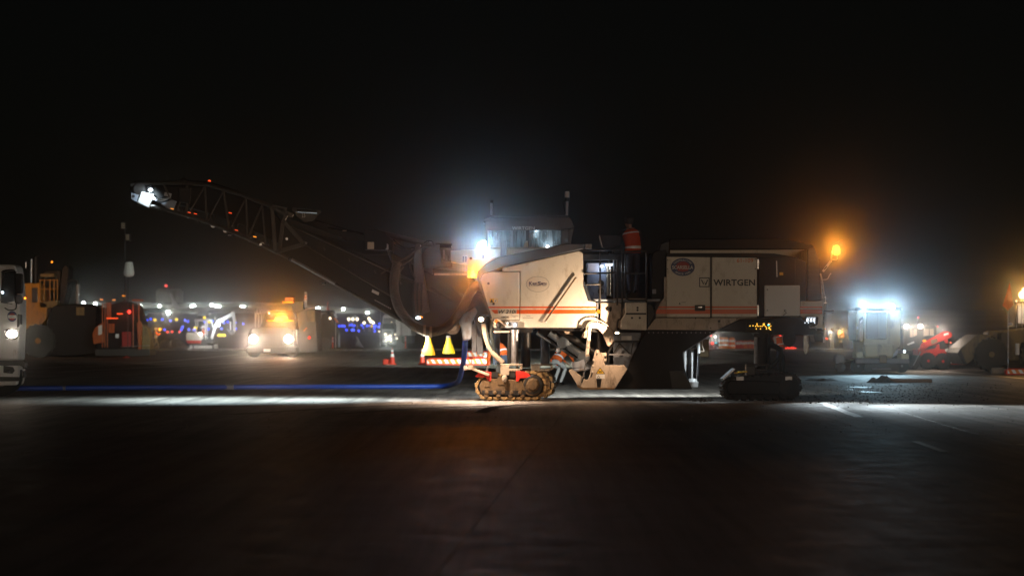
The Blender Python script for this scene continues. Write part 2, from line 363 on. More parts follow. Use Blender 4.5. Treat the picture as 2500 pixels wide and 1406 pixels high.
# taxiway bands in the field beyond
for a, b in ((215,228), (250,272), (300,318), (340,352)):
    m = MB(); m.add([(x, y, terrain_z(y)+0.03) for y in (a, b) for x in (-500, 500)], [(0,1,3,2)]); struct(m.build('taxiway', 'taxi_pave'))
# wet patch and puddles
def blob(cx, cy, rx, ry, n=26, j=0.3, z=0.005):
    vs = [(cx, cy, z)] + [(cx + rx*math.cos(2*math.pi*i/n)*(1+random.uniform(-j,j)), cy + ry*math.sin(2*math.pi*i/n)*(1+random.uniform(-j,j)), z) for i in range(n)]
    return MB().add(vs, [(0, 1+i, 1+(i+1)%n) for i in range(n)])
mat('wet', (0.022,0.019,0.016), 0.42, var=0.4, scale=2, bump=0.9, bscale=14, spec=0.6)
for k, (px, py, rx, ry) in enumerate(((2092,945,0.4,0.8), (2125,957,0.25,1.0), (2066,951,0.25,0.6), (1725,978,0.5,0.45))):
    x, y = gp(px, py); struct(blob(x, y, rx, ry, z=0.005+0.0012*k).build('puddle', 'wet'))
# dark tyre marks sweeping in front of the machine and out at the side
mat('tyre_mark', (0.15,0.135,0.12), 0.95, var=0.3, scale=6, spec=0.0)
for a, b, c, wd in (((560,1012),(900,992),(1170,985),0.35), ((830,1010),(1010,998),(1190,990),0.25), ((1170,1008),(1220,992),(1330,985),0.3)):
    q = spline([Vector((*gp(*a),0)), Vector((*gp(*b),0)), Vector((*gp(*c),0))], 8); gline([(v.x, v.y) for v in q], wd, z=0.0032, wob=0.15, mat_='tyre_mark').name = 'tyre_mark'
# loose crumbs of milled asphalt
cm = MB()
def crumb(x, y, r):
    vs = [(x+r*random.uniform(-1,1), y+r*random.uniform(-1,1), 0.0), (x+r*random.uniform(.2,1), y+r*random.uniform(-.6,1), 0.0), (x-r*random.uniform(.2,1), y+r*random.uniform(0,1), 0.0), (x, y, r*random.uniform(.5,1.1))]
    cm.add(vs, [(0,1,3),(1,2,3),(2,0,3)])
for _ in range(1500):
    px = random.gauss(2120, 130); py = random.uniform(936, 985); x, y = gp(px, py); crumb(x, y, random.choice((.012,.018,.03)))
for _ in range(900):
    x, y = gp(random.uniform(300,2480), random.uniform(955,1060)); crumb(x, y, random.choice((.008,.012,.02)))
for _ in range(160):
    x, y = gp(random.gauss(1715,14), random.gauss(977,1.6)); crumb(x, y, random.choice((.03,.05,.02)))
cr = cm.build('asphalt_crumbs', 'soil'); cr['kind'] = 'stuff'; cr['label'] = 'loose dark crumbs of milled asphalt strewn over the concrete'; cr['category'] = 'debris'

# ------------------------------------------------------------------ the milling machine
mm = thing('milling_machine', 'large cream and black road milling machine with long raised conveyor boom', 'milling machine', (X(1585), 1.2, 0))
def part(name, mat_, pts, Y0, Y1, bevel=0.012, parent=mm, ref=None): return MB().prism(pts, Y0, Y1, ref).build(name, mat_, parent, bevel)
def pbox(name, mat_, x0, x1, y0, y1, Y0, Y1, bevel=0.008, parent=mm): return MB().pbox(x0,x1,y0,y1,Y0,Y1).build(name, mat_, parent, bevel)
def pipe(name, mat_, pts, r, parent=mm, n=8): return MB().tube(pts, r, n).build(name, mat_, parent, smooth=True)

# --- front body
part('front_hull', 'black_steel', [(1176,690),(1205,668),(1232,655),(1412,616),(1421,622),(1421,796),(1208,796)], 0.07, 2.33)
fp = part('front_door_panel', 'cream', [(1173,684),(1177,673),(1186,667),(1202,663.5),(1268.3,663.5),(1268.3,781),(1198,781),(1192,757)], 0.0, 0.06, 0.014)
sp = part('side_panel', 'cream', [(1226,662),(1226,654.5),(1413,612),(1423,618),(1424.5,686),(1435,733),(1455,737),(1457,800),(1206,800),(1199.5,782.6),(1269.8,782.6),(1269.8,662)], 0.001, 0.061, 0.014)
pc = spline([P(1163.5,672,0.02), P(1166,663,0.02), P(1184,645,0.02), P(1215,630,0.02), P(1300,613,0.02), P(1382,596.5,0.02), P(1428,597,0.02)], 6)
part('hood_trim', 'trim', [(1196,779),(1203,779),(1175,690),(1173,684),(1177,672),(1186,666),(1202,662),(1225,653),(1413,610.5),(1428,607),(1429,595),(1382,595),(1300,611),(1215,628),(1185,644.5),(1166,663),(1163,672),(1166,692)], -0.012, 2.36, 0.02)
pbox('hood_lamp_cluster', 'cream_worn', 1430, 1445, 596, 607, 0.05, 0.3)
# diagonal rib with rail
def wedge(pa, pb, pc_, name):
    m = MB(); a = [P(*pa[0], 0.0), P(*pa[1], 0.0)]; b = [P(*pb[0], -0.07), P(*pb[1], -0.06)]; c = [P(*pc_[0], 0.0), P(*pc_[1], 0.0)]
    m.add([a[0], b[0], c[0], a[1], b[1], c[1]], [(0,1,4,3),(1,2,5,4),(0,2,1),(3,4,5),(0,3,5,2)])
    return m.build(name, 'cream', sp)
#wedge(((1381,666),(1296,798.5)), ((1409,674),(1328,794)), ((1415,680),(1344,798.5)), 'diagonal_rib')
rail = pipe('rail', 'mud', [P(1406,677,-0.055), P(1330,786,-0.055)], 0.02, sp, 8)
MB().cyl(P(1406,678,-0.055), P(1407,679,-0.04), 0.02).build('rail_mount', 'steel', rail); MB().cyl(P(1331,785,-0.055), P(1333,787,-0.04), 0.02).build('rail_mount', 'steel', rail)
#pipe('rail_edge', 'stripe', [P(1410,681,-0.02), P(1338,789,-0.02)], 0.012, sp, 6)
for (x0,x1,y0,y1,sl) in ((1191.5,1268.3,748.3,752.4,2.5),(1270,1455,748.3,752.4,0)):
    part('stripe', 'stripe', [(x0,y0),(x1,y0),(x1,y1),(x0+sl,y1)], -0.004, 0.02, 0, sp if x0>1200 else fp)
part('stripe', 'stripe', [(1198.5,756),(1215.5,756),(1215.5,765.8),(1208,765.8)], -0.004, 0.02, 0, fp)
part('stripe', 'stripe', [(1262,756),(1268.3,756),(1268.3,765.8),(1260.5,765.8)], -0.004, 0.02, 0, fp)
part('stripe', 'stripe', [(1270,756),(1455,756),(1455,765.8),(1270,765.8)], -0.004, 0.02, 0, sp)
text(fp, 'W 210i', 1217, 1260.5, 756.3, 765.6, -0.008, 'ink', shear=0.25, bold=0.022)
text(fp, '044245', 1224, 1243, 771.5, 776.8, -0.008, 'ink', bold=0.008)
em = part('emblem', 'ink', ell(1312.8,693.8,28.2,19), -0.003, 0.02, 0, sp); part('emblem_field', 'label_cream', ell(1312.8,693.8,27.5,18.4), -0.005, 0.0, 0, em)
for t, a, b, c, d_ in (('K',1291.5,1300,687.3,696.5),('IRBY',1300,1312.3,690,695.2),('S',1312.6,1320.4,687.1,696.4),('MITH',1321,1334.3,690,695.2)): text(em, t, a, b, c, d_, -0.008, 'decal_navy', bold=0.03)
text(em, 'MACHINERY, INC.', 1291.5, 1334, 697.3, 699.2, -0.008, 'ink', bold=0.01, spacing=1.3)
pbox('emblem_rule', 'decal_navy', 1301, 1335, 695.6, 696.2, -0.0085, -0.0075, 0, em)
wl = pbox('warning_label', 'decal_yellow', 1195.5, 1214.5, 729, 739, -0.004, 0.02, 0, fp); pbox('white_field', 'decal_white', 1206, 1213.3, 730.3, 738, -0.006, 0, 0, wl)
part('triangle_mark', 'ink', [(1200.2,730),(1204,738),(1196.6,738)], -0.006, 0, 0, wl); part('arrow_mark', 'ink', [(1208,736),(1211,731.5),(1212,732.5),(1209,737)], -0.0075, 0, 0, wl)
for x, y in ((1192.5,692),(1205,741.5)): MB().cyl(P(x,y,-0.03), P(x,y,0.03), 0.03).build('latch', 'ink', fp)
for x0,x1,y in ((1250,1266,771),(1253,1257,774),(1276,1302,776),(1285,1295,771.5)): pbox('small_print', 'ink', x0, x1, y, y+0.7, -0.003, 0.01, 0, sp if x0>1268 else fp)
# front lamp unit and orange diamond
lu = pbox('front_lamp_unit', 'bluegrey', 1233, 1265, 785, 800, -0.10, 0.05); MB().ball(P(1257.5,793,-0.11), 0.028).build('lens', 'e_white', lu); MB().ball(P(1242.5,791,-0.11), 0.045, .02, .045).build('reflector', 'chrome', lu)
dm = part('diamond_sign', 'cream_worn', [(1213,774),(1226,785),(1212,798),(1203,786)], -0.16, -0.13); part('diamond_mark', 'decal_orange', [(1212,779),(1219,785),(1212,791),(1206,785)], -0.166, -0.155, 0, dm)
MB().ball(P(1217,793,-0.14), 0.07, .07, .085).build('horn', 'black', mm, smooth=True)
pipe('cable', 'hose_grey', [P(1205,778,-0.12), P(1216,777,-0.2), P(1230,792,-0.12), P(1238,797,-0.05)], 0.018)
# gooseneck work lamp
gl = pipe('work_lamp', 'black', [P(1196,772,0.0), P(1190,768,-0.12), P(1182,772,-0.40), P(1177,777,-0.52)], 0.03)
MB().cyl(P(1175.5,779,-0.57), P(1180,774,-0.47), 0.075, 16, 0.05).build('lamp_head', 'black', gl, smooth=True)
MB().ball(P(1174.5,779.5,-0.59), 0.062, .03, .05).build('lens', 'e_warm', gl)
lamp('work_light', 'SPOT', P(1174,781,-0.66), 430, (1.0,0.72,0.50), gl, P(1225,940,-0.2), 172, 0.9, 0.05)

lamp('work_ground_light', 'SPOT', P(1172,784,-0.74), 1100, (1.0,0.74,0.56), gl, P(1120,990,-1.4), 112, 1.0, 0.04)

# --- hinge plate lit by the amber beacon
hp = part('hinge_plate', 'cream', [(1142,632),(1146,626),(1152,626),(1156,632),(1180,632),(1220,624),(1235,622),(1235,640),(1190,650),(1172,668),(1163,680),(1140,678)], 0.55, 0.62)
MB().cyl(P(1149.5,631,0.5), P(1149.5,631,0.7), 0.035).build('pivot_pin', 'ink', hp)
for x in (1131.5, 1137.5): MB().cyl(P(x,626,0.5), P(x,640,0.5), 0.025).build('pin', 'chrome', hp)
bc = MB().lathe(P(1157,672,0.30), [(0.05,-0.06),(0.075,-0.05),(0.085,0.0),(0.075,0.07),(0.04,0.1)], 16).build('beacon', 'e_amber', mm, smooth=True)
MB().cyl(P(1157,680,0.30), P(1157,676,0.3), 0.05).build('beacon_base', 'black', bc)
lamp('beacon_light', 'POINT', P(1157,668,0.16), 14, (1.0,0.20,0.008), bc, radius=0.06)
lamp('beacon_halo_light', 'SPOT', P(1157,670,0.20), 380, (1.0,0.26,0.015), bc, Vector((0,-57,4.0)), 30, 1.0, 0.05)  # spot added towards the camera for the beacon's halo in the haze
lamp('beacon_light', 'POINT', P(1163,660,0.44), 5, (1.0,0.20,0.008), bc, radius=0.06)

# --- far side hood, cab canopy, masts
part('far_hood', 'cream', [(1100,612),(1240,604),(1402,604),(1402,640),(1180,652),(1100,640)], 1.9, 2.34)
cab = part('cab', 'trim', [(1177,541),(1184,533),(1196,529.5),(1388,528),(1396,534),(1404,552),(1402,558),(1370,562),(1184.5,562),(1184.5,544)], 1.35, 2.38, 0.03)
pbox('fascia', 'trim', 1184.5, 1369, 542.5, 562.5, 1.30, 1.345, 0.008, cab)
text(cab, 'WIRTGEN', 1250, 1305.5, 553, 561.3, 1.285, 'steel', bold=0.02)
pbox('roof_rack', 'trim', 1196, 1388, 525.5, 529, 1.5, 2.2, 0.01, cab)
for a, b in ((1191,1252),(1258,1284),(1292,1370)): pbox('window', 'cab_glass', a, b, 563, 604, 1.38, 1.392, 0, cab)
for a, b in ((1186,1191),(1252,1258),(1284,1292),(1370,1388)): pbox('post', 'trim', a, b, 562, 606, 1.36, 1.44, 0.006, cab)
for a, b in ((1190,1262),(1275,1385)): pbox('rear_window', 'cab_glass', a, b, 563, 604, 2.30, 2.312, 0, cab)
pbox('sill', 'cream_worn', 1186, 1388, 603.5, 607, 1.33, 1.46, 0.006, cab)
pbox('door_post', 'trim', 1262, 1275, 562, 606, 2.28, 2.34, 0.006, cab)
sb = part('seat_back', 'black', [(1262,606),(1262,578),(1268,572),(1280,572),(1284,580),(1284,606)], 1.7, 2.05, 0.03, cab)
cl = MB().ball(P(1310,564.8,1.5), 0.05, .03, .02).build('interior_lamp', 'e_dim', cab); lamp('interior_light', 'POINT', P(1310,569,1.7), 2.6, (0.75,0.9,1.0), cab, radius=0.08)
gl2 = MB().ball(P(1337,603.5,1.3), 0.035).build('deck_lamp', 'e_white', cab); lamp('deck_light', 'SPOT', P(1337,601,1.22), 5, (0.75,0.9,1), gl2, P(1337,560,1.6), 140, 0.6)
part('corner_shell', 'trim', [(1388,540),(1400,546),(1404,556),(1399,575),(1394,604),(1386,604)], 1.4, 2.3, 0.02, cab)
part('wing_mirror', 'mirror_back', [(1223,592),(1226,587),(1236,587),(1238.5,592),(1237,628),(1234,634),(1221,635)], 0.5, 0.56, 0.012)
part('wing_mirror', 'cream', [(1278,606),(1281,592),(1288,586),(1290,606)], 0.8, 0.9, 0.02)
MB().cyl(P(1199.5,527,1.9), P(1200,496,1.9), 0.026).build('antenna_mast', 'steel', cab); MB().cyl(P(1200,496,1.9), P(1200.5,489,1.9), 0.04).build('antenna_tip', 'black', cab)
MB().cyl(P(1384,530,1.9), P(1384.5,490,1.9), 0.035).build('lamp_mast', 'steel', cab)
bm_ = MB().cyl(P(1384.5,492,1.9), P(1384.5,483,1.9), 0.06).build('mast_lamp', 'black', cab); MB().lathe(P(1384.5,483,1.9), [(0.055,0),(0.06,0.04),(0.055,0.14),(0.03,0.16)], 14).build('mast_lamp_dome', 'white', cab, smooth=True)
MB().cyl(P(1384.5,467.5,1.9), P(1384.5,466,1.9), 0.045).build('mast_lamp_cap', 'black', cab)
pipe('mast_cable', 'black', [P(1381,488,1.9), P(1374,494,1.9), P(1377,510,1.9), P(1383,527,1.9)], 0.012, cab, 6)
# big flood lamp on the far rail
fl = MB().cyl(P(1180,604,1.72), P(1180,604,1.86), 0.13, 20, 0.09).build('flood_lamp', 'black', mm, smooth=True)
MB().ball(P(1180,604,1.71), 0.15, .03, .15, 18, 10).build('lens', 'e_flood' if 'e_flood' in M else 'e_white', fl)
MB().cyl(P(1180,608,1.84), P(1181,640,1.9), 0.025).build('lamp_post', 'steel', fl)
lamp('flood_light', 'SPOT', P(1180,604,1.64), 640, (0.42,0.74,1.0), fl, Vector((0,-57,6.5)), 24, 1.0, 0.09)
# lamps on the hidden far side that light the ground behind the machine
f2 = pbox('far_flood_lamp', 'black', 1290, 1306, 628, 640, 2.40, 2.52); lamp('far_flood_light', 'SPOT', P(1298,634,2.62), 1500, (0.88,1.0,0.96), f2, (-6, 60, 0.2), 100, 0.8, 0.1)
f3 = pbox('under_lamp', 'black', 1296, 1310, 800, 806, 1.9, 2.0); lamp('under_light', 'SPOT', P(1303,809,2.1), 750, (0.88,0.98,1.0), f3, P(1300,940,6.5), 150, 0.8, 0.05)

f4 = pbox('far_side_lamp', 'black', 1592, 1606, 752, 760, 2.40, 2.50); lamp('far_side_light', 'SPOT', P(1600,764,2.62), 2600, (0.85,0.96,1.0), f4, (X(1580,7), 7.5, 0), 125, 1.0, 0.05)
# --- operator platform
part('platform_back_wall', 'black', [(1424,619),(1627,619),(1627,735),(1436,735),(1424,690)], 1.25, 2.33)
fl_ = pbox('platform_floor', 'bluegrey', 1440, 1612, 730, 735.5, 0.02, 1.25); pbox('kick_plate', 'cream_worn', 1497, 1580, 728.5, 730.5, 0.0, 0.05, 0.003, fl_)
part('platform_side', 'trim', [(1424,686),(1430,688),(1443,731),(1456,736),(1436,733.5),(1424.5,700)], -0.02, 0.9)
cn = pbox('control_console', 'console', 1432, 1481, 641, 730, 0.75, 1.2, 0.02)
for y in (691.5, 711): MB().cyl(P(1467,y,0.75), P(1467,y,0.73), 0.075, 20).build('gauge', 'ink', cn)
for x,y in ((1476,660),(1477,668),(1475,700),(1477,716),(1450,716),(1441,702)): MB().ball(P(x,y,0.745), 0.014).build('bolt', 'chrome', cn)
wlp = MB().ball(P(1469,650,0.66), 0.04, .03, .03).build('console_lamp', 'e_white', cn)
lamp('console_light', 'POINT', P(1470,653,0.55), 3.2, (0.72,0.86,1.0), cn, radius=0.03)
tb = pbox('tube_lamp', 'e_dim', 1479, 1495, 644, 648.5, 0.62, 0.70, 0.004, cn)
for x in (1484, 1490): MB().cyl(P(x,650,0.66), P(x,722,0.66), 0.03).build('hose_post', 'chrome' if x > 1488 else 'cream_worn', cn, smooth=True)
MB().cyl(P(1498,632,0.7), P(1499,728,0.7), 0.018).build('conduit', 'bluegrey', cn)
st = part('steering_console', 'black', [(1463,574),(1470,573),(1508,573),(1517,578),(1517,596),(1496,608),(1474,606),(1470,600)], 0.3, 0.85, 0.02)
MB().cyl(P(1488,606,0.55), P(1490,640,0.6), 0.05).build('column', 'black', st); part('edge_trim', 'cream_worn', [(1463,574),(1464.5,573.7),(1472,604),(1470.5,604)], 0.28, 0.3, 0, st)
for x in (1478,1486,1492,1498,1503): MB().ball(P(x, 618+random.uniform(-2,4), 0.4), 0.018).build('switch', 'chrome', st)
pbox('switch_shelf', 'black', 1424, 1512, 620, 634, 0.35, 0.9)
rails = [[(1465,613),(1465,742)],[(1507,634),(1507,745)],[(1517,597),(1518.5,640),(1518.5,765),(1509,782),(1506,806)],[(1424,668),(1506,666)],[(1430,695),(1465,694)],
         [(1424,611),(1516,610)],[(1526,618),(1527,690),(1527,722),(1533,731),(1545,733),(1578,732)],[(1524,615),(1571,613),(1578,619),(1578.5,670),(1578,735),(1577,790),(1571,806)],[(1527,668),(1578,667)]]
for r in rails: pipe('handrail', 'steel_dark', spline([P(x,y,-0.03) for x,y in r], 4) if len(r) > 2 else [P(x,y,-0.03) for x,y in r], 0.021)
part('engine_bulkhead', 'black', [(1590,622),(1600,613),(1627,609),(1627,700),(1618,728),(1606,735),(1590,735)], 0.12, 1.2)
part('air_filter', 'black_steel', [(1612,596),(1628,588),(1636,590),(1636,640),(1600,640)], 0.9, 1.6, 0.03)
pipe('bulkhead_rail', 'black_steel', spline([P(1592,690,0.05), P(1591,640,0.05), P(1597,618,0.05), P(1612,612,0.05)], 5), 0.02)
pbox('junction_box', 'bluegrey', 1593, 1602, 706, 717, 0.02, 0.1)

# --- steps and bracket below the platform
br = part('bracket_plate', 'cream_worn', [(1466,739),(1514,739),(1527,762),(1516,780),(1513,806),(1490,815),(1470,798),(1466,780)], 0.03, 0.09)
part('step_box', 'cream', [(1527,738),(1579,738),(1579,806),(1516,804),(1515,782),(1527,763)], -0.10, 0.35, 0.018)
pbox('step_recess', 'black_steel', 1528, 1578, 764, 768, -0.11, -0.09); 
for x,y in ((1543,776),(1562,776),(1556.5,751),(1556.5,757)): MB().cyl(P(x,y,-0.115), P(x,y,-0.09), 0.026, 10).build('bolt', 'ink', mm)
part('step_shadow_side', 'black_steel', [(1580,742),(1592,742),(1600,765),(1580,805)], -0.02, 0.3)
part('bracket_lug', 'black', [(1478,757),(1493,747),(1494,756),(1490,762)], -0.05, 0.0)
post = pbox('door_post', 'steel', 1457, 1461, 738, 800, -0.02, 0.04); MB().ball(P(1461,760.5,-0.04), 0.045, .03, .05).build('side_marker', 'e_amberstrip', post)
wl2 = MB().cyl(P(1507,803,-0.30), P(1507,812,-0.42), 0.05, 14, 0.06).build('step_lamp', 'black', mm); MB().ball(P(1506.5,813,-0.43), 0.05, .05, .02).build('lens', 'e_warm', wl2)
lamp('drum_light', 'SPOT', P(1480,812,-0.80), 90, (1.0,0.66,0.42), wl2, P(1462,905,-0.1), 95, 0.8, 0.03)
sl = P(1500,815,-0.85); sn = (P(1297,798,0)-sl).cross(P(1381,666,0)-sl).normalized()
if sn.x < 0: sn = -sn
lamp('step_light', 'SPOT', sl, 360, (1.0,0.72,0.48), wl2, P(1398,752,0), 74, 0.12, 0.03)

# --- rear body
part('rear_hull', 'black', [(1629,628),(1945,630),(1968,640),(1968,772),(1810,775),(1760,800),(1590,800),(1605,770),(1629,700)], 0.09, 2.30)
fh = part('far_rear_hood', 'cream', [(1634,609),(1970,608.5),(1970,735),(1634,735)], 1.7, 2.36, 0.02)
part('hood_top', 'black', [(1633,583.5),(1897,582),(1935,587),(1969,595),(1985,598),(1988,609),(1633,610)], 1.55, 2.40, 0.025)
part('roof_edge', 'black', [(1628,622),(1629,618),(1848,618),(1890,619),(1944,628),(1944,631),(1628,627)], -0.02, 1.7, 0.012)
d1 = part('rear_door', 'cream', [(1627.5,626),(1733.7,626),(1733.7,774),(1627.5,774)], -0.01, 0.08, 0.014)
d2 = part('rear_door', 'cream', [(1738,626),(1848,626),(1848,774),(1738,774)], -0.01, 0.08, 0.014)
MB().pbox(1733.8,1737.9,626,774,0.02,0.08).build('door_gap', 'ink', mm)
part('hinge_strip', 'cream_worn', [(1621,676),(1627,676),(1627,774),(1600,774),(1606,752),(1614,735),(1621,728)], 0.0, 0.08)
for x,y0,y1 in ((1850.5,634,657),(1850.5,745,772)):
    h_ = MB()
    for k in range(6): yy = y0+(y1-y0)*k/6; h_.pbox(1848.8,1852.5,yy,yy+(y1-y0)/9,-0.03,0.01)
    h_.build('hinge', 'chrome', d2)
for dd, a, b in ((d1,1627.5,1733.7),(d2,1738,1848)):
    part('stripe', 'stripe', [(a,747.8),(b,747.8),(b,752),(a,752)], -0.0135, 0.01, 0, dd); part('stripe', 'stripe', [(a,755),(b,755),(b,766.2),(a,766.2)], -0.0135, 0.01, 0, dd)
part('stripe', 'stripe', [(1608,747.8),(1627,747.8),(1627,752),(1606,752)], -0.004, 0.02, 0); part('stripe', 'stripe', [(1604,755),(1627,755),(1627,766.2),(1601,766.2)], -0.004, 0.02, 0)
la = pbox('door_latch', 'black_steel', 1696.5, 1722, 744.5, 759, -0.05, 0.0, 0.01, d1); pbox('latch_lever', 'chrome', 1704, 1714, 749, 751, -0.06, -0.045, 0, la)
e2 = part('emblem', 'decal_blue', ell(1667,652,29.3,21.8), -0.014, 0.0, 0, d1); part('emblem_field', 'decal_red', ell(1667,651,17,12.5), -0.0165, 0.0, 0, e2)
text(e2, 'SCARSELLA', 1641, 1692.5, 648.3, 657, -0.020, 'decal_white', bold=0.018)
pbox('emblem_rule', 'decal_red', 1655, 1680, 659.2, 661.4, -0.020, -0.018, 0, e2)
text(e2, 'CONTRACTORS', 0,0,0,0, -0.020, 'decal_white', bold=0.012, arc=(1667,652,22,14.5,4.3,152,28))
text(e2, 'SINCE 1945', 0,0,0,0, -0.020, 'decal_white', bold=0.012, arc=(1667,652,21.5,14.5,4.3,222,318))
lg = MB()
for a in ([(1707,677.3),(1732.4,677.3),(1732.4,679.5),(1707,679.5)], [(1707,698.6),(1732.4,698.6),(1732.4,700.8),(1707,700.8)], [(1707,679.5),(1709.3,679.5),(1709.3,698.6),(1707,698.6)], [(1730.1,679.5),(1732.4,679.5),(1732.4,698.6),(1730.1,698.6)],
          [(1711,683),(1714,683),(1718,692),(1719.5,688),(1720.8,688),(1717.3,695.3)], [(1720.5,695.3),(1721.9,690),(1723,692),(1726,683),(1729,683),(1724.2,695.3)]): lg.prism(a, -0.0135, -0.012)
lg.build('logo_mark', 'ink', d1)
text(d2, 'WIRTGEN', 1741.5, 1843.5, 682, 697.6, -0.0135, 'ink', bold=0.025, spacing=1.05)
text(d2, '61-109', 1799, 1839, 631, 641, -0.0135, 'decal_orange', bold=0.01)
part('latch_mark', 'ink', [(1657,743),(1660,737.5),(1661.5,743)], -0.013, 0, 0, d1); pbox('small_print', 'ink', 1664, 1674, 737.5, 738.5, -0.013, 0, 0, d1)
for x,y in ((1630,635),(1630,657),(1844,633),(1844,656)): MB().cyl(P(x,y,-0.016), P(x,y,0), 0.013, 8).build('bolt', 'ink', d1 if x < 1700 else d2)
sk = part('skirt', 'cream_worn', [(1601,776),(1848,776),(1848,777.5),(1808,778),(1750,806),(1578,805)], 0.0, 0.07, 0.012)
MB().cyl(P(1755.5,784,-0.01), P(1755.5,784,0.01), 0.03).build('drain_plug', 'ink', sk)
for x,y in ((1599,778.5),(1698,777.5),(1799,778.5),(1735,801)): MB().cyl(P(x,y,-0.01), P(x,y,0.01), 0.015, 8).build('bolt', 'ink', sk)
# engine end
ec = part('engine_cover', 'black', [(1853,626),(1889,623.5),(1942,631),(1942,697),(1866,697),(1866,772),(1853,774)], -0.005, 0.085)
MB().bar(P(1896,637,-0.02), P(1897,676,-0.02), 0.02, 0.02).build('cover_handle', 'steel', ec); pbox('cover_plate', 'decal_yellow', 1903, 1912, 665, 672, -0.012, -0.004, 0, ec)
sbx = part('storage_box', 'white', [(1867,696.5),(1953,696.5),(1953,771.5),(1867,771.5)], -0.10, 0.08, 0.016)
for x,y in ((1873.5,707),(1873.5,757.5),(1916,757)): MB().cyl(P(x,y,-0.115), P(x,y,-0.09), 0.02, 8).build('box_screw', 'steel', sbx)
pipe('box_latch', 'chrome', [P(1914,758,-0.13), P(1920,764,-0.13), P(1912,770,-0.12)], 0.01, sbx, 6)
part('rear_panel', 'cream', [(1954,735),(2007,735),(2009,800),(1994,802),(1985,790),(1954,772)], 0.05, 2.3, 0.02)
for y0,y1 in ((748,752),(755,766)): part('stripe', 'stripe', [(1954,y0),(2007.2,y0),(2007.6,y1),(1954,y1)], 0.044, 0.06, 0)
part('rear_grille', 'black_steel', [(1971,608),(1988,604),(2000,640),(2004,690),(2006,734),(1971,734)], 0.25, 2.3, 0.02)
for k in range(8): y = 634+k*12; pbox('grille_slat', 'black_steel', 1974, 2001+k*0.6, y, y+2, 0.22, 0.26, 0.003)
part('rear_underframe', 'black', [(1752,807),(1808,779),(1952,774),(1990,804),(2008,803),(2008,812),(1985,818),(1860,818),(1852,812)], 0.10, 2.25)
bd = part('led_board', 'black', [(1822,785),(1888,785),(1888,810),(1822,810)], 0.02, 0.08)
ld = MB()
for x, y in ((885,208),(928,205),(965,212),(985,178),(985,200),(1000,212),(1030,212),(1057,212),(1075,178),(1090,178),(1075,198),(1090,198),(1105,215),(1150,178),(1168,178),(1183,210),(1160,225),(1120,230),(1120,252),(1150,240),(1165,235),(1165,252),(1180,262),(975,250),(1035,250)):
    ld.ball(P(1680+x/5.857, 760+y/5.857, 0.012), 0.0115, .008, .0115, 6, 4)
ld.build('led_digits', 'e_led', bd); MB().ball(P(1876.3,793.3,0.012), 0.02, .01, .02).build('led_status', 'e_cyan', bd)
ds = part('display_panel', 'black', [(1966,773),(1969,771.5),(1996,772),(1998.5,775),(1996,792),(1993,794.5),(1966,792.5),(1963.5,789)], -0.06, 0.0, 0.01)
dp = MB()
for x in (1968.5,1977,1984.5): dp.prism([(x+1,777.5),(x+5.6,777.7),(x+4.8,785.5),(x-0.2,785)], -0.066, -0.063)
for x in (1970,1972.5,1975.5,1979,1981.5,1984,1987,1989.5): dp.prism([(x,774.8),(x+1.4,774.9),(x+1.2,776.3),(x-0.2,776.2)], -0.066, -0.063)
for x in (1964.8,1973,1988.5): dp.prism([(x,786.5),(x+1.5,786.5),(x+1,789.5),(x-0.6,789.3)], -0.066, -0.063)
dp.build('display_icons', 'e_screen', ds); pipe('display_arm', 'steel', spline([P(1976,794,-0.03), P(1978,800,-0.02), P(1990,800,0.0), P(1994,806,0.02)], 4), 0.016, ds)
# rear ladder, mast and beacon
ldr = pipe('rear_ladder', 'white', spline([P(2003,668,0.1), P(2008,690,0.08), P(2014,740,0.06), P(2013,800,0.06), P(2011,836,0.06)], 5), 0.018)
pipe('ladder_rail', 'white', spline([P(2000,672,0.4), P(2003,690,0.38), P(2008,740,0.36), P(2008,800,0.36), P(2006,834,0.36)], 5), 0.018, ldr)
for k in range(11): y = 690+k*13.5; xx = 2008+6*min(1,(y-690)/50.); MB().cyl(P(xx,y,0.07), P(xx-5.5,y-1,0.37), 0.012, 6).build('rung', 'white', ldr)
for y in (725,738,802): pbox('rung_bracket', 'chrome', 2012, 2020, y, y+2, 0.03, 0.08, 0.002, ldr)
pipe('handle', 'white', spline([P(2010,683,0.1), P(2020,681,0.1), P(2025,672,0.1), P(2029,667,0.1)], 4), 0.013, ldr, 6)
ms = MB().bar(P(2009,663,0.2), P(2029,636,0.2), 0.055, 0.03).build('beacon_mast', 'white', mm, 0.004); pipe('mast_post', 'white', [P(2029,640,0.2), P(2031,612,0.2)], 0.018, ms); MB().bar(P(2030,634,0.2), P(2042,634,0.2), 0.03, 0.05).build('mast_shelf', 'white', ms)
MB().bar(P(2012,658,0.18), P(2019,650,0.18), 0.02, 0.02).build('mast_slot', 'ink', ms); pipe('mast_wire', 'steel', spline([P(2031,612,0.2), P(2033,600,0.2), P(2042,592,0.2), P(2057,586,0.2)], 4), 0.008, ms, 6)
MB().cyl(P(2041.5,633,0.2), P(2041.5,624,0.2), 0.03).build('mast_socket', 'white', ms)
be = MB().lathe(P(2041.5,611,0.2), [(0.05,-0.1),(0.08,-0.09),(0.085,0.0),(0.075,0.08),(0.035,0.11)], 18).build('beacon', 'e_amber', mm, smooth=True)
lamp('beacon_light', 'POINT', P(2046,606,0.04), 12, (1.0,0.34,0.03), be, radius=0.05)
lamp('beacon_halo_light', 'SPOT', P(2043,610,0.06), 340, (1.0,0.30,0.02), be, Vector((0,-57,6.5)), 24, 1.0, 0.05)  # the mast beacon's added halo spot, aimed over the camera
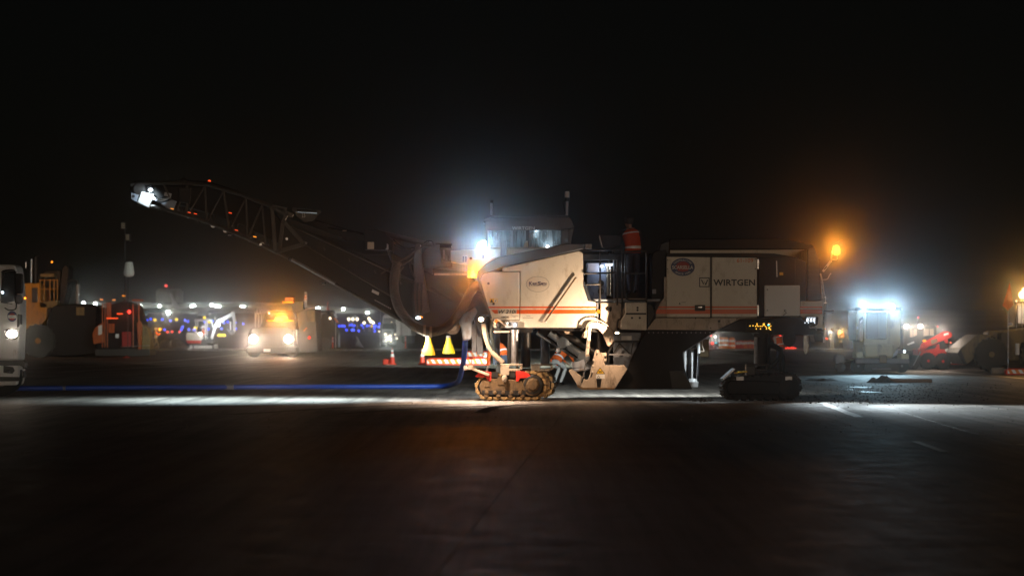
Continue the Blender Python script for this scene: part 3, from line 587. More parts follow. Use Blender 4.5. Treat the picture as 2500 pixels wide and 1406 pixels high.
rl = MB().cyl(P(2010,760,-0.02), P(2030,761,-0.06), 0.03).cyl(P(2030,761,-0.06), P(2036,761.3,-0.07), 0.045).build('rear_work_lamp', 'chrome', mm, smooth=True)
lamp('rear_fill_light', 'SPOT', P(2030,800,-0.45), 420, (0.80,0.93,1.0), rl, P(2075,1000,-2.4), 78, 1.0, 0.04)  # second spot added here to brighten the painted dash on the ground
lamp('rear_work_light', 'SPOT', P(2040,765,-0.45), 5000, (0.80,0.93,1.0), rl, P(2560,1010,-7.5), 60, 1.0, 0.04)
# --- crawler tracks
padm = None
def crawler(x0, x1, top, bot, Y0, Y1, padmat, framemat, guards=True, guardmat='guard_red', lightframe=True):
    global padm
    xa, xb, zt, zb = X(x0,Y0), X(x1,Y0), Z(top,Y0), 0.0
    wd = Y1-Y0; hgt = zt-zb; r2 = hgt*0.46; r1 = hgt*0.40
    c1 = Vector((xa+r1+0.05, 0, r1+0.03)); c2 = Vector((xb-r2-0.05, 0, r2+0.03))
    path = []
    for i in range(13): a = math.pi*0.5 + math.pi*i/12; path.append(c1 + Vector((math.cos(a)*r1, 0, math.sin(a)*r1)))
    for i in range(13): a = -math.pi*0.5 + math.pi*i/12; path.append(c2 + Vector((math.cos(a)*r2, 0, math.sin(a)*r2)))
    path.append(path[0]); L = [0]
    for i in range(1, len(path)): L.append(L[-1] + (path[i]-path[i-1]).length)
    def at(s):
        s %= L[-1]
        for i in range(1, len(path)):
            if s <= L[i]: t = (s-L[i-1])/(L[i]-L[i-1]); return path[i-1].lerp(path[i], t), (path[i]-path[i-1]).normalized()
    inset = 0.055
    prof = [(p - c1)*((r1-inset)/r1) + c1 for p in path[:13]] + [(p - c2)*((r2-inset)/r2) + c2 for p in path[13:26]]
    m = MB(); n = len(prof)
    m.add([(p.x, Y0+0.03, p.z) for p in prof] + [(p.x, Y1-0.03, p.z) for p in prof], [tuple(range(n)), tuple(range(2*n-1,n-1,-1))] + [(i, i+n, (i+1)%n+n, (i+1)%n) for i in range(n)])
    tr = m.build('crawler_track', 'rubber' if not lightframe else 'black', mm)
    # frame casting
    f = MB(); fx0, fx1 = c1.x-r1*0.5, c2.x-r2*0.75
    f.add([(x, y, z) for y in (Y0-0.005, Y0+0.05) for x, z in ((fx0,0.16),(fx0-0.06,0.34),(fx0+0.02,hgt*0.70),(c1.x+r1*0.8,hgt*0.72),(fx1,hgt*0.66),(fx1+0.05,0.30),(fx1-0.02,0.14))], [tuple(range(7)), tuple(range(13,6,-1))] + [(i, i+7, (i+1)%7+7, (i+1)%7) for i in range(7)])
    f.build('track_frame', framemat, tr, 0.02)
    MB().lathe((c2.x, Y0+0.0, c2.z), [(r2*0.72,0.02),(r2*0.72,-0.008),(r2*0.5,-0.012),(r2*0.5,-0.03),(r2*0.2,-0.04)], 24, 'Y').build('sprocket', framemat, tr, smooth=True)
    rc = MB(); k = (0.10, 0.0, 0)
    for i in range(4): xx = fx0+0.12+(fx1-fx0-0.1)*i/3; MB().lathe((xx, Y0+0.0, 0.115), [(0.055,0.03),(0.055,-0.004),(0.03,-0.014)], 12, 'Y').build('track_roller', framemat, tr)
    np_ = int(L[-1]/0.185); step = L[-1]/np_
    for i in range(np_):
        p, t = at(i*step)
        if padm is None:
            pm = MB().box(-0.078, 0.078, -0.5, 0.5, -0.015, 0.045).add([(-0.02,-0.5,0.045),(0.03,-0.5,0.045),(0.02,-0.5,0.07),(-0.01,-0.5,0.07),(-0.02,0.5,0.045),(0.03,0.5,0.045),(0.02,0.5,0.07),(-0.01,0.5,0.07)], [(0,1,2,3),(7,6,5,4),(1,5,6,2),(2,6,7,3),(3,7,4,0)])
            o = pm.build('track_pad', padmat, tr, 0.006, local=True); padm = o.data
        else:
            me = padm if padm.materials[0] == M[padmat] else None
            if me is None:
                me = bpy.data.meshes.get('track_pad_'+padmat) or padm.copy(); me.name = 'track_pad_'+padmat; me.materials[0] = M[padmat]
            o = bpy.data.objects.new('track_pad', me); COL.objects.link(o); o.parent = tr
        nrm = Vector((t.z, 0, -t.x)); nrm = nrm if True else nrm
        ctr = (c1+c2)/2
        if nrm.dot(p-ctr) < 0: nrm = -nrm
        o.matrix_local = Matrix.Translation(Vector((p.x, (Y0+Y1)/2, p.z)) - nrm*0.045 - mm.location) @ Matrix((( t.x,0,nrm.x),(0,1,0),(t.z,0,nrm.z))).to_4x4() @ Matrix.Diagonal((1, wd*random.uniform(0.97,1.0), 1, 1))
    return tr, c1, c2, hgt
t1, c1, c2, hh = crawler(1158, 1346, 903, 976, -0.14, 0.22, 'pad', 'mud')
for x0, x1 in ((1205,1221),(1246,1264)): MB().pbox(x0,x1,908,921,-0.152,-0.13).build('opening_shade', 'ink', t1)  # black boxes put in for the shade inside the frame
MB().pbox(1180,1290,953,964,-0.15,-0.13).build('roller_shadow', 'ink', t1)  # black strip stands in for the shadow around the rollers
for i in range(5): MB().lathe(P(1192+i*21,958,-0.15), [(0.05,0.02),(0.05,-0.01),(0.025,-0.02)], 12, 'Y').build('track_roller', 'mud', t1)
MB().lathe(P(1309,938,-0.16), [(0.24,0.03),(0.24,0.0),(0.20,-0.012)], 8, 'Y').build('hub_ring', 'ink', t1); MB().lathe(P(1309,938,-0.18), [(0.16,0.03),(0.16,0.0),(0.12,-0.03),(0.04,-0.035)], 8, 'Y').build('hub', 'mud', t1)
MB().pbox(1186,1200,930,945,-0.16,-0.14).build('frame_boss', 'mud', t1, 0.01); MB().pbox(1220,1242,920,940,-0.16,-0.14).build('frame_boss', 'mud', t1, 0.01)
MB().prism([(1163,920),(1172,909),(1186,907),(1204,908),(1204,929),(1198,931),(1190,921),(1176,921)], -0.165, -0.145).build('mud_guard', 'guard_red', t1, 0.004)
MB().prism([(1266,905),(1285,906),(1297,911),(1306,921),(1290,922),(1276,923),(1272,931),(1266,930)], -0.165, -0.145).build('mud_guard', 'guard_red', t1, 0.004)
arm = MB().bar(P(1200,916,-0.2), P(1155,900,-0.2), S(6), 0.05).build('tow_arm', 'cream_worn', t1, 0.008); MB().pbox(1147,1161,892,903,-0.24,-0.14).build('clevis', 'cream_worn', arm, 0.01); MB().cyl(P(1139.5,899,-0.2), P(1149,900,-0.2), 0.035).build('clevis_pin', 'cream_worn', arm); MB().pbox(1136,1143,893,904,-0.23,-0.16).build('clevis_end', 'cream_worn', arm, 0.008)
t2 = crawler(1172, 1362, 905, 971, 1.95, 2.3, 'pad', 'mud')[0]
t3, c1, c2, hh = crawler(1753, 1962, 908, 982, -0.14, 0.22, 'pad_dark' if 'pad_dark' in M else 'mud', 'black')
for x0,x1 in ((1792,1810),(1915,1932)): MB().pbox(x0,x1,919,928,-0.16,-0.142).build('reflector_plate', 'steel', t3)
MB().bar(P(1757,925,-0.05), P(1786,900,-0.05), 0.03, 0.3).build('scraper', 'steel', t3)
crawler(1770, 1950, 908, 972, 1.95, 2.3, 'mud', 'black')
for x,y in ((1790,908),(1800,906),(1812,905)): MB().pbox(x,x+8,y,y+4,-0.1,0.05).build('bracket', 'decal_yellow', t3, 0.005)
def steer(tr, px, Y, deg):                                   # turn a track unit about its leg
    c = Vector((X(px,Y), Y+0.1, 0)) - mm.location; R_ = Matrix.Rotation(math.radians(deg), 4, 'Z'); tr.matrix_local = Matrix.Translation(c) @ R_ @ Matrix.Translation(-c)
steer(t1, 1257, 0.0, -13); steer(t2, 1280, 2.0, -13); steer(t3, 1858, 0.0, 9)
# --- legs and yokes
def yoke(x, dx, Y, m_):
    o = MB().pbox(x, x+54*dx, 888, 893, Y, Y+0.34).pbox(x, x+22*dx, 893, 916, Y, Y+0.34).pbox(x+48*dx, x+54*dx, 893, 903, Y, Y+0.34).pbox(x+22*dx,x+48*dx,900,906,Y,Y+0.34).build('yoke', m_, mm, 0.012)
    return o
y1 = yoke(1222, 1, -0.15, 'cream_worn'); MB().ball(P(1232,924,-0.16), 0.07, .05, .09).build('pivot_boot', 'cream_worn', y1, smooth=True)
yoke(1212, 1, 1.95, 'cream_worn'); yoke(1296, 1, 1.95, 'cream_worn')
yoke(1822, 1, -0.15, 'black_steel')
def leg(x, y0, y1, Y, r, m_, m2): 
    o = MB().cyl(P(x,y0,Y), P(x,y1,Y), r, 22).build('leg_column', m_, mm, smooth=True); MB().cyl(P(x,y0-2,Y), P(x,y0+8,Y), r*1.2, 22).build('collar', m2, o, 0.01, True); return o
leg(1257, 806, 892, 0.02, S(9), 'steel', 'steel'); leg(1283.5, 803, 897, 0.32, S(12), 'black_steel', 'black'); leg(1244, 803, 892, 0.1, S(6), 'black', 'black')
leg(1212, 810, 890, 2.1, S(9), 'bluegrey', 'bluegrey'); leg(1331, 805, 890, 2.1, S(11), 'bluegrey', 'bluegrey')
leg(1860, 815, 902, 0.15, S(14), 'black', 'black'); leg(1845, 815, 896, 0.1, S(4.5), 'bluegrey', 'black_steel'); leg(1876, 812, 890, 0.7, S(5), 'black', 'black'); leg(1862, 815, 902, 2.1, S(14), 'black', 'black')
for pts in (((1868,838),(1890,842),(1905,852),(1906,864),(1896,882),(1878,896)), ((1868,845),(1888,847),(1903,856),(1911,868),(1913,885),(1911,908)), ((1870,842),(1898,846),(1908,860),(1904,885),(1905,908))):
    pipe('hydraulic_hose', 'rubber', spline([P(x,y,0.1+random.uniform(0,.1)) for x,y in pts], 6), S(4))
for off in (0, 4, 8): pipe('hydraulic_hose', 'hose_grey' if off < 8 else 'rubber', spline([P(1178+off,790,-0.05+off*.01), P(1181+off,815,-0.06), P(1190+off,845,-0.06), P(1206+off*.7,868,-0.07), P(1222+off*.5,884,-0.08), P(1238,893,-0.05)], 6), S(3.2))
MB().cyl(P(1200,860,-0.07), P(1228,886,-0.09), S(6.5), 14).build('hose_sleeve', 'hose_grey', mm, smooth=True)
pipe('hydraulic_hose', 'rubber', spline([P(1201,785,0.0), P(1199,815,0.02), P(1206,850,0.05), P(1216,880,0.1)], 6), S(3.5))
pbox('axle_beam', 'black_steel', 1205, 1300, 800, 812, 0.05, 2.2); pbox('axle_beam', 'cream_worn', 1205, 1245, 808, 812, -0.02, 0.25)
part('chassis_beam', 'black', [(1300,801),(1470,801),(1470,812),(1330,806)], 0.08, 2.2)
# --- loading belt trough under the machine
def slant(name, m_, a, b, wpx, Y0, Y1):
    A, B = P(*a, Y0), P(*b, Y0); t = (B-A).normalized(); u = Vector((-t.z,0,t.x))*S(wpx)/2
    q = [A-u, A+u, B+u, B-u]; return MB().add([(p.x, Y0, p.z) for p in q]+[(p.x, Y1, p.z) for p in q], [(0,1,2,3),(7,6,5,4)]+[(i,i+4,(i+1)%4+4,(i+1)%4) for i in range(4)]).build(name, m_, mm, 0.02)
slant('loading_belt', 'black_steel', (1318,800), (1480,902), 34, 0.75, 1.75); slant('belt_frame', 'pipe_dark', (1308,812), (1465,912), 7, 0.62, 0.75)
pipe('suction_pipe', 'pipe_dark', [P(1342,812,0.55), P(1420,866,0.55)], S(10), n=16); pipe('suction_pipe', 'black_steel', [P(1362,803,0.45), P(1455,862,0.45)], S(8), n=16)
for x,y in ((1375,836),(1425,872)): MB().lathe(P(x,y,0.5), [(0.13,-0.05),(0.15,0),(0.13,0.05)], 18, 'Y').build('pipe_clamp', 'pipe_dark', mm)
for k in range(4): pipe('cable_bundle', 'hose_grey', spline([P(1376+k*3,806,0.2), P(1384+k*2,814-k,0.18), P(1392-k,808+k*2,0.2), P(1396+k,816,0.25)], 4), 0.018, n=6)
for k in range(4): pipe('cable_bundle', 'cream_worn', spline([P(1422+k*4,824,0.0), P(1426+k*3,812-k*2,-0.02), P(1436,806,0.0)], 4), 0.02, n=6)
pipe('skid_link', 'bluegrey', [P(1362,858,0.5), P(1372,845,0.5)], S(3)); MB().ball(P(1364,856,0.45), 0.07).build('skid_joint', 'bluegrey', mm, smooth=True)
slant('skid_beam', 'bluegrey', (1395,905), (1445,899), 8, 0.25, 0.35); part('skid_plate', 'bluegrey', [(1394,884),(1412,882),(1425,876),(1432,897),(1397,899)], 0.3, 0.36)
# --- side plate of the drum box
sdp = part('side_plate', 'cream_worn', [(1388,905),(1394,900.5),(1400,903),(1431,927),(1436,925),(1440,915),(1452.5,857),(1455,853.5),(1461.5,853.5),(1465,860),(1478,891.6),(1524,891.6),(1532,901),(1501,949.5),(1423,950),(1412,944),(1408,937)], -0.16, -0.10, 0.012)
part('rear_lug', 'cream_worn', [(1466,861),(1481,861),(1481,880),(1478,890)], -0.10, -0.05, 0.006, sdp)
for x,y in ((1459,859),(1449.5,878),(1448.5,892),(1446.5,907),(1478,866),(1478,878),(1421,932),(1424,920)): MB().cyl(P(x,y,-0.185), P(x,y,-0.15), 0.026, 10).build('bolt', 'cream', sdp)
for a,b in (((1458,862),(1456.5,867)),((1449,881),(1446.5,890)),((1446,911),(1442.5,921)),((1478,869),(1477.5,874))): MB().bar(P(*a,-0.165), P(*b,-0.165), S(3), 0.02).build('slot', 'ink', sdp)
wt = part('warning_triangle', 'ink', [(1465,896.5),(1477,912.5),(1454.5,912.5)], -0.163, -0.158, 0, sdp); part('triangle_field', 'decal_yellow', [(1465,899),(1474.5,911.3),(1456.8,911.3)], -0.166, -0.16, 0, wt)
text(wt, '80', 1461.5, 1469.5, 904.5, 909.5, -0.169, 'ink', bold=0.02)
wp = part('warning_plate', 'decal_white', [(1455,913.3),(1476.5,913.3),(1476.5,924),(1455,924)], -0.163, -0.158, 0, sdp); part('plate_triangle', 'ink', [(1461,915.5),(1464.5,922.5),(1457.5,922.5)], -0.166, -0.16, 0, wp); part('plate_triangle_field', 'decal_white', [(1461,917.3),(1463.2,921.8),(1458.9,921.8)], -0.168, -0.162, 0, wp)
part('plate_slot', 'black', [(1456,924),(1469,924),(1466,946),(1458,946)], -0.166, -0.155, 0, sdp)
part('skid_shoe', 'mud', [(1408,938),(1424,946),(1500,946),(1500,951),(1422,951.5),(1410,945)], -0.19, 0.05, 0.01, sdp)
part('lift_arm', 'cream_worn', [(1434,797),(1437,790),(1445,786.5),(1460,786.5),(1478,795),(1498,813),(1498,833),(1488,846),(1483,844),(1471,815),(1461,803),(1447,801),(1438,803)], -0.16, -0.11, 0.01)
pipe('lift_hose', 'hose_grey', spline([P(1431,806,-0.2), P(1434,792,-0.2), P(1446,783.5,-0.2), P(1465,783.5,-0.2), P(1482,794,-0.2), P(1500,810,-0.18), P(1515,814,-0.1)], 5), 0.016, n=6)
cyl_ = pipe('lift_cylinder', 'cream', [P(1439.5,799,-0.22), P(1433,868,-0.22)], S(4.3), n=14); pipe('rod', 'chrome', [P(1433,868,-0.22), P(1424.5,921,-0.22)], S(1.7), cyl_, 10); MB().bar(P(1426,917,-0.2), P(1420,934,-0.2), S(4), 0.05).build('rod_eye', 'black_steel', cyl_, 0.006)
for y in (832,848,867): MB().lathe(P(1437-(y-832)*.09,y,-0.22), [(S(5),-0.02),(S(5),0.02)], 14).build('cylinder_band', 'cream_worn', cyl_)
for x,y in ((1489.5,822),(1489,839)): MB().cyl(P(x,y,-0.18), P(x,y,-0.11), 0.03, 10).build('bolt', 'cream', mm)
MB().bar(P(1489.5,825,-0.165), P(1489.3,834,-0.165), S(3), 0.02).build('slot', 'ink', mm)
pbox('drum_front_panel', 'bluegrey', 1498, 1565, 812, 905, 0.32, 0.40); pbox('rating_plate', 'decal_white', 1517, 1542, 820, 830, 0.305, 0.32, 0)
pipe('exhaust_pipe', 'black_steel', [P(1462,803,0.15), P(1463,856,0.15)], S(4))
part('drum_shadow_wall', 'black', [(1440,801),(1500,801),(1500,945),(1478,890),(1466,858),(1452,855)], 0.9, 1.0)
# side ladder
lad = pbox('side_ladder', 'black_steel', 1497, 1563, 831, 835.5, -0.1, 0.2)
for a, b, wd in (((1493,866),(1540,866),3.5),((1512,838),(1538,864),3),((1512,838),(1496,866),3),((1486,858),(1486,905),4),((1486,858),(1499,836),4),((1540,866),(1545,838),2.5)): MB().bar(P(*a,-0.05), P(*b,-0.05), S(wd), 0.04).build('ladder_bar', 'black_steel', lad)
for x0,x1,y in ((1487,1540,864),(1478,1524,890),(1487,1532,899)): pbox('step', 'steel', x0, x1, y, y+3.2, -0.14, 0.18, 0.004, lad)
# --- drum housing
part('drum_housing', 'black', [(1578,806),(1750,807),(1690,846),(1668,860),(1672,900),(1688,946),(1690,950),(1500,950),(1532,901),(1548,862)], 0.03, 2.2, 0.015)
for k in range(14): MB().cyl(P(1584+k*11.5,812,0.0), P(1584+k*11.5,812,0.04), 0.014, 8).build('bolt', 'steel', mm)
part('scraper_board', 'black_steel', [(1635,905),(1668,905),(1690,948),(1640,948)], 0.0, 0.04, 0.006)
MB().cyl(P(1562,925,-0.01), P(1562,925,0.05), S(17), 24).build('drum_bearing', 'black', mm)
pipe('housing_edge_highlight', 'steel', [P(1751,807,0.0), P(1690,846,0.0), P(1668,860,0.0)], 0.012, n=6)  # steel bead draws a highlight along the diagonal edges
for x0,x1,y0,y1,m_ in ((1667,1676,840,890,'white'),(1668,1675,890,940,'white'),(1679,1684,838,945,'black'),(1686,1692,860,935,'white'),(1694,1702,852,925,'black')): MB().cyl(P((x0+x1)/2,y0,0.5), P((x0+x1)/2,y1,0.5), S((x1-x0)/2), 12).build('rear_cylinder', m_, mm, smooth=True)
pipe('lift_rod', 'chrome', [P(1705.5,834,0.4), P(1706,862,0.4), P(1702,938,0.4)], S(2.2)); pipe('lift_sleeve', 'white', [P(1706,834,0.4), P(1706,862,0.4)], S(3.5)); MB().lathe(P(1691,934,0.45), [(0.13,-0.1),(0.14,0.02),(0.08,0.1)], 16).build('cylinder_foot', 'white', mm, smooth=True)
pipe('lubricant_line', 'hose_grey', spline([P(1713,832,0.4), P(1716,850,0.4), P(1718,857,0.4), P(1708,858,0.4)], 4), 0.014, n=6); pipe('lubricant_line', 'hose_grey', spline([P(1666,880,0.3), P(1668,900,0.3), P(1667,925,0.3), P(1672,940,0.3), P(1680,938,0.3)], 4), 0.014, n=6)
pbox('yellow_tank', 'yellow_dark', 1703, 1730, 832, 870, 0.9, 1.4); pbox('rear_conduit', 'mud', 1712, 1731, 828, 872, 1.5, 1.9)
ul = pbox('under_lamp', 'black', 1690, 1700, 809, 813, 0.3, 0.4); lamp('under_light', 'SPOT', P(1742,832,0.0), 60, (0.80,0.93,1.0), ul, P(1700,985,0.2), 140, 0.9, 0.04)
hz = part('rear_hanger', 'black', [(1955,812),(1985,812),(1990,835),(2010,835),(2010,805),(1955,805)], 0.3, 1.2)
for x,y,w_,h_ in ((1927,828,16,18),(1968,838,7,28)): part('hanging_mirror', 'black' if w_ > 10 else 'mirror_back', ell(x,y,w_,h_,16), 0.2, 0.26, 0.01)
pipe('mirror_arm', 'steel', spline([P(1952,800,0.2), P(1965,802,0.2), P(1972,812,0.2), P(1973,835,0.2)], 4), 0.018)

# --- discharge conveyor: lower section
CY0, CY1 = 0.75, 1.75
lower = [(692,528),(740,545),(800,566),(860,592),(905,606),(960,618),(1010,648),(1060,672),(1110,706),(1150,745),(1158,790),(1118,812),(1040,814),(1000,796),(968,776),(905,739),(800,684),(740,652),(681,617)]
cv = part('conveyor_side', 'black_steel', lower, CY0, CY0+0.05, 0.012); part('conveyor_side', 'black_steel', lower, CY1-0.05, CY1, 0.012, ref=CY0)
slant('belt', 'rubber', (700,560), (1140,755), 60, CY0+0.06, CY1-0.06)
def along(a, b, name, m_, r, Y): return pipe(name, m_, [P(*a,Y), P(*b,Y)], r)
for a, b, r in (((700,545),(1100,730),0.035),((683,619),(1000,794),0.035),((735,592),(975,735),0.02)): along(a, b, 'chord_rail', 'steel_dark', r, CY0-0.03)
for k in range(5): x = 790+k*62; MB().bar(P(x,604+k*28,CY0-0.06), P(x+3,611+k*28,CY0-0.06), 0.03, 0.05).build('rail_clip', 'steel_dark', cv)
slot = MB()
for k in range(9): x = 915+k*4.6; y = 731+k*2.5; slot.bar(P(x,y,CY0-0.012), P(x+2.4,y+4,CY0-0.012), S(2.2), 0.01)
slot.build('vent_slots', 'steel', cv); part('label_plate', 'decal_white', [(909,706),(926,714),(924,721),(907,713)], CY0-0.012, CY0, 0, cv); part('label_plate', 'grey', [(735,586),(751,592),(747,600),(733,593)], CY0-0.012, CY0, 0, cv)
part('label_plate', 'decal_white', [(955,703),(957.5,693),(957.5,703)], CY0-0.012, CY0, 0, cv)
part('belt_cover', 'black', [(770,572),(830,587),(895,588),(905,606),(960,612),(960,622),(890,622),(800,596)], CY0-0.04, CY1, 0.01)
cyl2 = along((708,631), (818,692), 'tilt_cylinder', 'steel', S(4), CY0-0.12); MB().ball(P(708,631,CY0-0.12), 0.06).build('cylinder_eye', 'black_steel', cyl2)
along((735,548), (834,584), 'fold_cylinder', 'steel', S(4), 1.2); along((800,556), (905,573), 'tension_rope', 'black', 0.018, 1.0); along((770,538), (905,578), 'tension_rope', 'black', 0.014, 1.3); pbox('rope_tag', 'cream_worn', 836, 846, 562, 565, 0.98, 1.0, 0)
part('conveyor_nose_panel', 'black', [(1056,656),(1150,664),(1165,700),(1160,770),(1128,760),(1060,705)], 0.9, 1.5)
slant('inner_rail', 'black_steel', (1050,702), (1105,735), 5, 0.66, 0.72)
MB().pbox(1060,1142,667,672,0.85,0.9).build('reflective_tape', 'cream_worn', mm)
# upper section: truss with belt
top_ch = [(320,452),(364,447),(449,447),(510,452),(590,476),(664,505),(700,526)]
bot_ch = [(336,498),(377,504),(457,526),(526,549),(585,574),(636,597),(684,620)]
ub = MB(); 
upper = part('boom_belt_cover', 'black', [(326,441),(364,443),(440,440),(449,432),(458,440),(510,443),(587,469),(664,500),(668,512),(590,488),(510,462),(440,456),(330,458)], CY0+0.1, CY1-0.1, 0.02)
MB().ball(P(511,443,CY0+0.3), 0.035).build('marker_lamp', 'e_redstrip', upper)
for Yc in (CY0, CY1):
    for ch, r in ((top_ch,0.05),(bot_ch,0.045)): pipe('boom_chord', 'steel_dark', [P(x,y,CY0)+Vector((0,Yc-CY0,0)) for x,y in ch], r)
    tp = [(400,450),(457,452),(500,454),(545,466),(600,484),(640,500)]; bt = [(430,518),(457,526),(505,542),(560,562),(605,582),(650,604)]
    for i in range(6): pipe('strut', 'steel_dark', [P(*tp[i],CY0)+Vector((0,Yc-CY0,0)), P(*bt[i],CY0)+Vector((0,Yc-CY0,0))], 0.028, n=6)
    for i in range(5): pipe('brace', 'steel_dark', [P(*bt[i],CY0)+Vector((0,Yc-CY0,0)), P(*tp[i+1],CY0)+Vector((0,Yc-CY0,0))], 0.022, n=6)
part('boom_web', 'black', [(330,455),(440,454),(510,458),(590,484),(664,512),(690,545),(684,596),(590,548),(510,520),(440,500),(335,494)], CY0+0.06, CY0+0.10)
slant('boom_belt', 'rubber', (360,470), (690,560), 20, CY0+0.12, CY1-0.12)
for k in range(9): x = 400+k*30; y = 505+k*11.5; MB().cyl(P(x,y,CY0+0.05), P(x,y,CY1-0.05), 0.055).build('return_roller', 'steel' if k % 3 else 'black_steel', mm)
for x,y,m_ in ((420,510,'e_amberstrip'),(462,519,'e_redstrip'),(477,522,'e_redstrip'),(562,520,'e_redstrip'),(577,562,'e_redstrip'),(622,578,'e_amberstrip')): part('side_reflector', m_, [(x-4,y-1.6),(x+4,y+0.2),(x+4,y+1.8),(x-4,y)], CY0-0.03, CY0-0.015, 0)  # reflectors glow of themselves, their shine put in as emission
part('boom_head', 'black', [(316,470),(317,456),(324,444),(338,440),(356,446),(360,470),(352,500),(330,494),(319,484)], CY0-0.02, CY1+0.02, 0.03)
MB().cyl(P(340,462,CY0-0.05), P(340,462,CY1+0.05), S(14), 20).build('head_drum', 'black_steel', mm, smooth=True)
part('boom_motor', 'black_steel', [(436,458),(466,459),(463,498),(440,494)], CY0-0.12, CY0); part('boom_label', 'steel', [(402,469),(419,473),(417,482),(401,478)], CY0-0.02, CY0+0.0, 0)
part('boom_side_plate', 'bluegrey', [(392,498),(420,488),(432,492),(424,512),(412,512)], CY0-0.03, CY0-0.01)
bx = part('boom_lamp_box', 'white', [(345,467),(376,474),(363,508),(334,494)], CY0-0.12, CY0-0.02, 0.015)
MB().prism([(320,471),(338,476),(334,494),(320,486)], CY0-0.1, CY0-0.04).build('box_flange', 'bluegrey', bx, 0.006); MB().pbox(323,329,476,482,CY0-0.11,CY0-0.09).build('flange_hole', 'ink', bx)
bl = MB().cyl(P(368,461,CY0-0.30), P(372,455,CY0-0.24), 0.07, 14, 0.05).build('boom_lamp', 'black', mm); MB().ball(P(367.5,464,CY0-0.30), 0.055, .04, .035).build('lens', 'e_white', bl)
lamp('boom_light', 'SPOT', P(366,468,CY0-0.32), 26, (0.70,0.88,1.0), bl, P(352,492,CY0-0.08), 150, 0.5, 0.03)
lamp('boom_ground_light', 'SPOT', P(382,514,CY0-0.22), 3000, (0.66,0.88,0.96), bl, P(540,976,0.6), 86, 1.0, 0.06)
for k in range(3): pipe('lamp_cable', 'steel', spline([P(370+k,478+k*4,CY0-0.15), P(385,486+k*2,CY0-0.18), P(404,484+k*2,CY0-0.1), P(416,482,CY0-0.04)], 4), 0.014, n=6)
for x, y, tx, pw in ((560,570,470,1700),(790,690,760,1500)):  # lamps added under the boom to even out the lit ground strip
    ql = MB().pbox(x-5,x+5,y,y+4,CY0-0.16,CY0-0.04).build('added_strip_lamp', 'black', mm, 0.01); MB().pbox(x-3.5,x+3.5,y+4,y+5,CY0-0.14,CY0-0.06).build('lens', 'white', ql)
    lamp('strip_fill_light', 'SPOT', P(x,y+9,CY0-0.16), pw, (0.70,0.89,0.96), ql, P(tx,976,0.6), 104, 1.0, 0.05)
# fold joint bracket
for a, b, wd in (((664,505),(672,612),9),((676,510),(716,528),11),((700,520),(690,545),9),((692,540),(742,596),10),((676,614),(742,596),10),((664,505),(700,512),11),((690,545),(682,612),9)): MB().bar(P(*a,CY0-0.06), P(*b,CY0-0.06), S(wd), 0.06).build('fold_bracket', 'steel_dark', mm, 0.006)
MB().prism([(718,508),(776,513),(780,520),(764,540),(742,542),(722,526)], CY0-0.02, CY0+0.02).build('fold_link', 'steel_dark', mm, 0.006); pn = MB().cyl(P(725,515.5,CY0-0.1), P(778,518.5,CY0-0.1), S(4.5), 14).build('fold_cylinder', 'chrome', mm, smooth=True)
for x,y in ((719,512),(779,518)): MB().cyl(P(x,y,CY0-0.16), P(x,y,CY0), S(5.5), 14).build('fold_pin', 'black_steel', pn)
text(pn, '2.5', 737, 745, 522, 531, CY0-0.03, 'decal_white')
for x,y in ((636,597),(700,583)): MB().cyl(P(x,y,CY0-0.1), P(x,y,CY0-0.04), 0.03, 10).build('joint_bolt', 'chrome', pn)
# swing gear above the conveyor
part('swing_block', 'black', [(888,562),(918,560),(938,568),(960,590),(958,612),(890,610)], 0.5, 1.3); pbox('control_box', 'cream_worn', 897, 913, 591, 608, 0.46, 0.5, 0.004); part('bright_edge', 'steel', [(944,594),(948,596),(949,609),(940,609),(944,606)], 0.45, 0.5)
pipe('swing_arm', 'steel_dark', [P(915,566,0.9), P(1030,594,0.9), P(1062,601,0.9)], S(8)); pipe('swing_arm', 'black', [P(1060,600,0.9), P(1102,600,0.9)], S(6)); MB().cyl(P(1101,600,0.9), P(1104,600,0.9), S(6)).build('arm_cap', 'chrome', mm)
part('arm_bracket', 'black', [(1040,606),(1072,596),(1078,640),(1104,642),(1104,652),(1030,654),(1028,625)], 0.8, 1.1); pbox('bracket_plate', 'steel', 1081, 1086, 610, 632, 0.85, 0.9); part('bracket_window', 'mirror_back', [(1087,620),(1098,628),(1102,640),(1087,634)], 0.85, 0.9)
part('a_frame', 'steel_dark', [(1014,596),(1026,596),(1030,640),(1040,700),(1048,760),(1020,770),(1012,700),(1008,640)], 0.55, 0.9)
for pts in (((945,604),(958,640),(966,648),(985,645),(1012,625)),((965,645),(975,665),(970,690)),((1000,640),(1005,665),(1015,680)),((985,650),(975,665),(975,685))): pipe('frame_strap', 'steel_dark', spline([P(x,y,0.5) for x,y in pts], 5), S(2.6))
along((930,668), (1016,612), 'stay_rod', 'hose_tan', 0.018, 0.45); along((1016,612), (1048,590), 'stay_rod', 'hose_tan', 0.018, 0.45)
for pts in (((940,580),(965,600),(990,608),(1014,604)),((960,585),(985,605),(1005,610),(1014,608)),((1035,593),(1045,588),(1055,590),(1060,600))): pipe('boom_cable', 'black', spline([P(x,y,0.8) for x,y in pts], 5), 0.016, n=6)
for k in range(5): pipe('hose_bundle', 'hose_tan' if k % 2 else 'rubber', spline([P(1010+k*5,690,0.5), P(1008+k*5,725,0.48), P(1012+k*4,755,0.5), P(1014+k*2,775,0.55)], 5), 0.026)
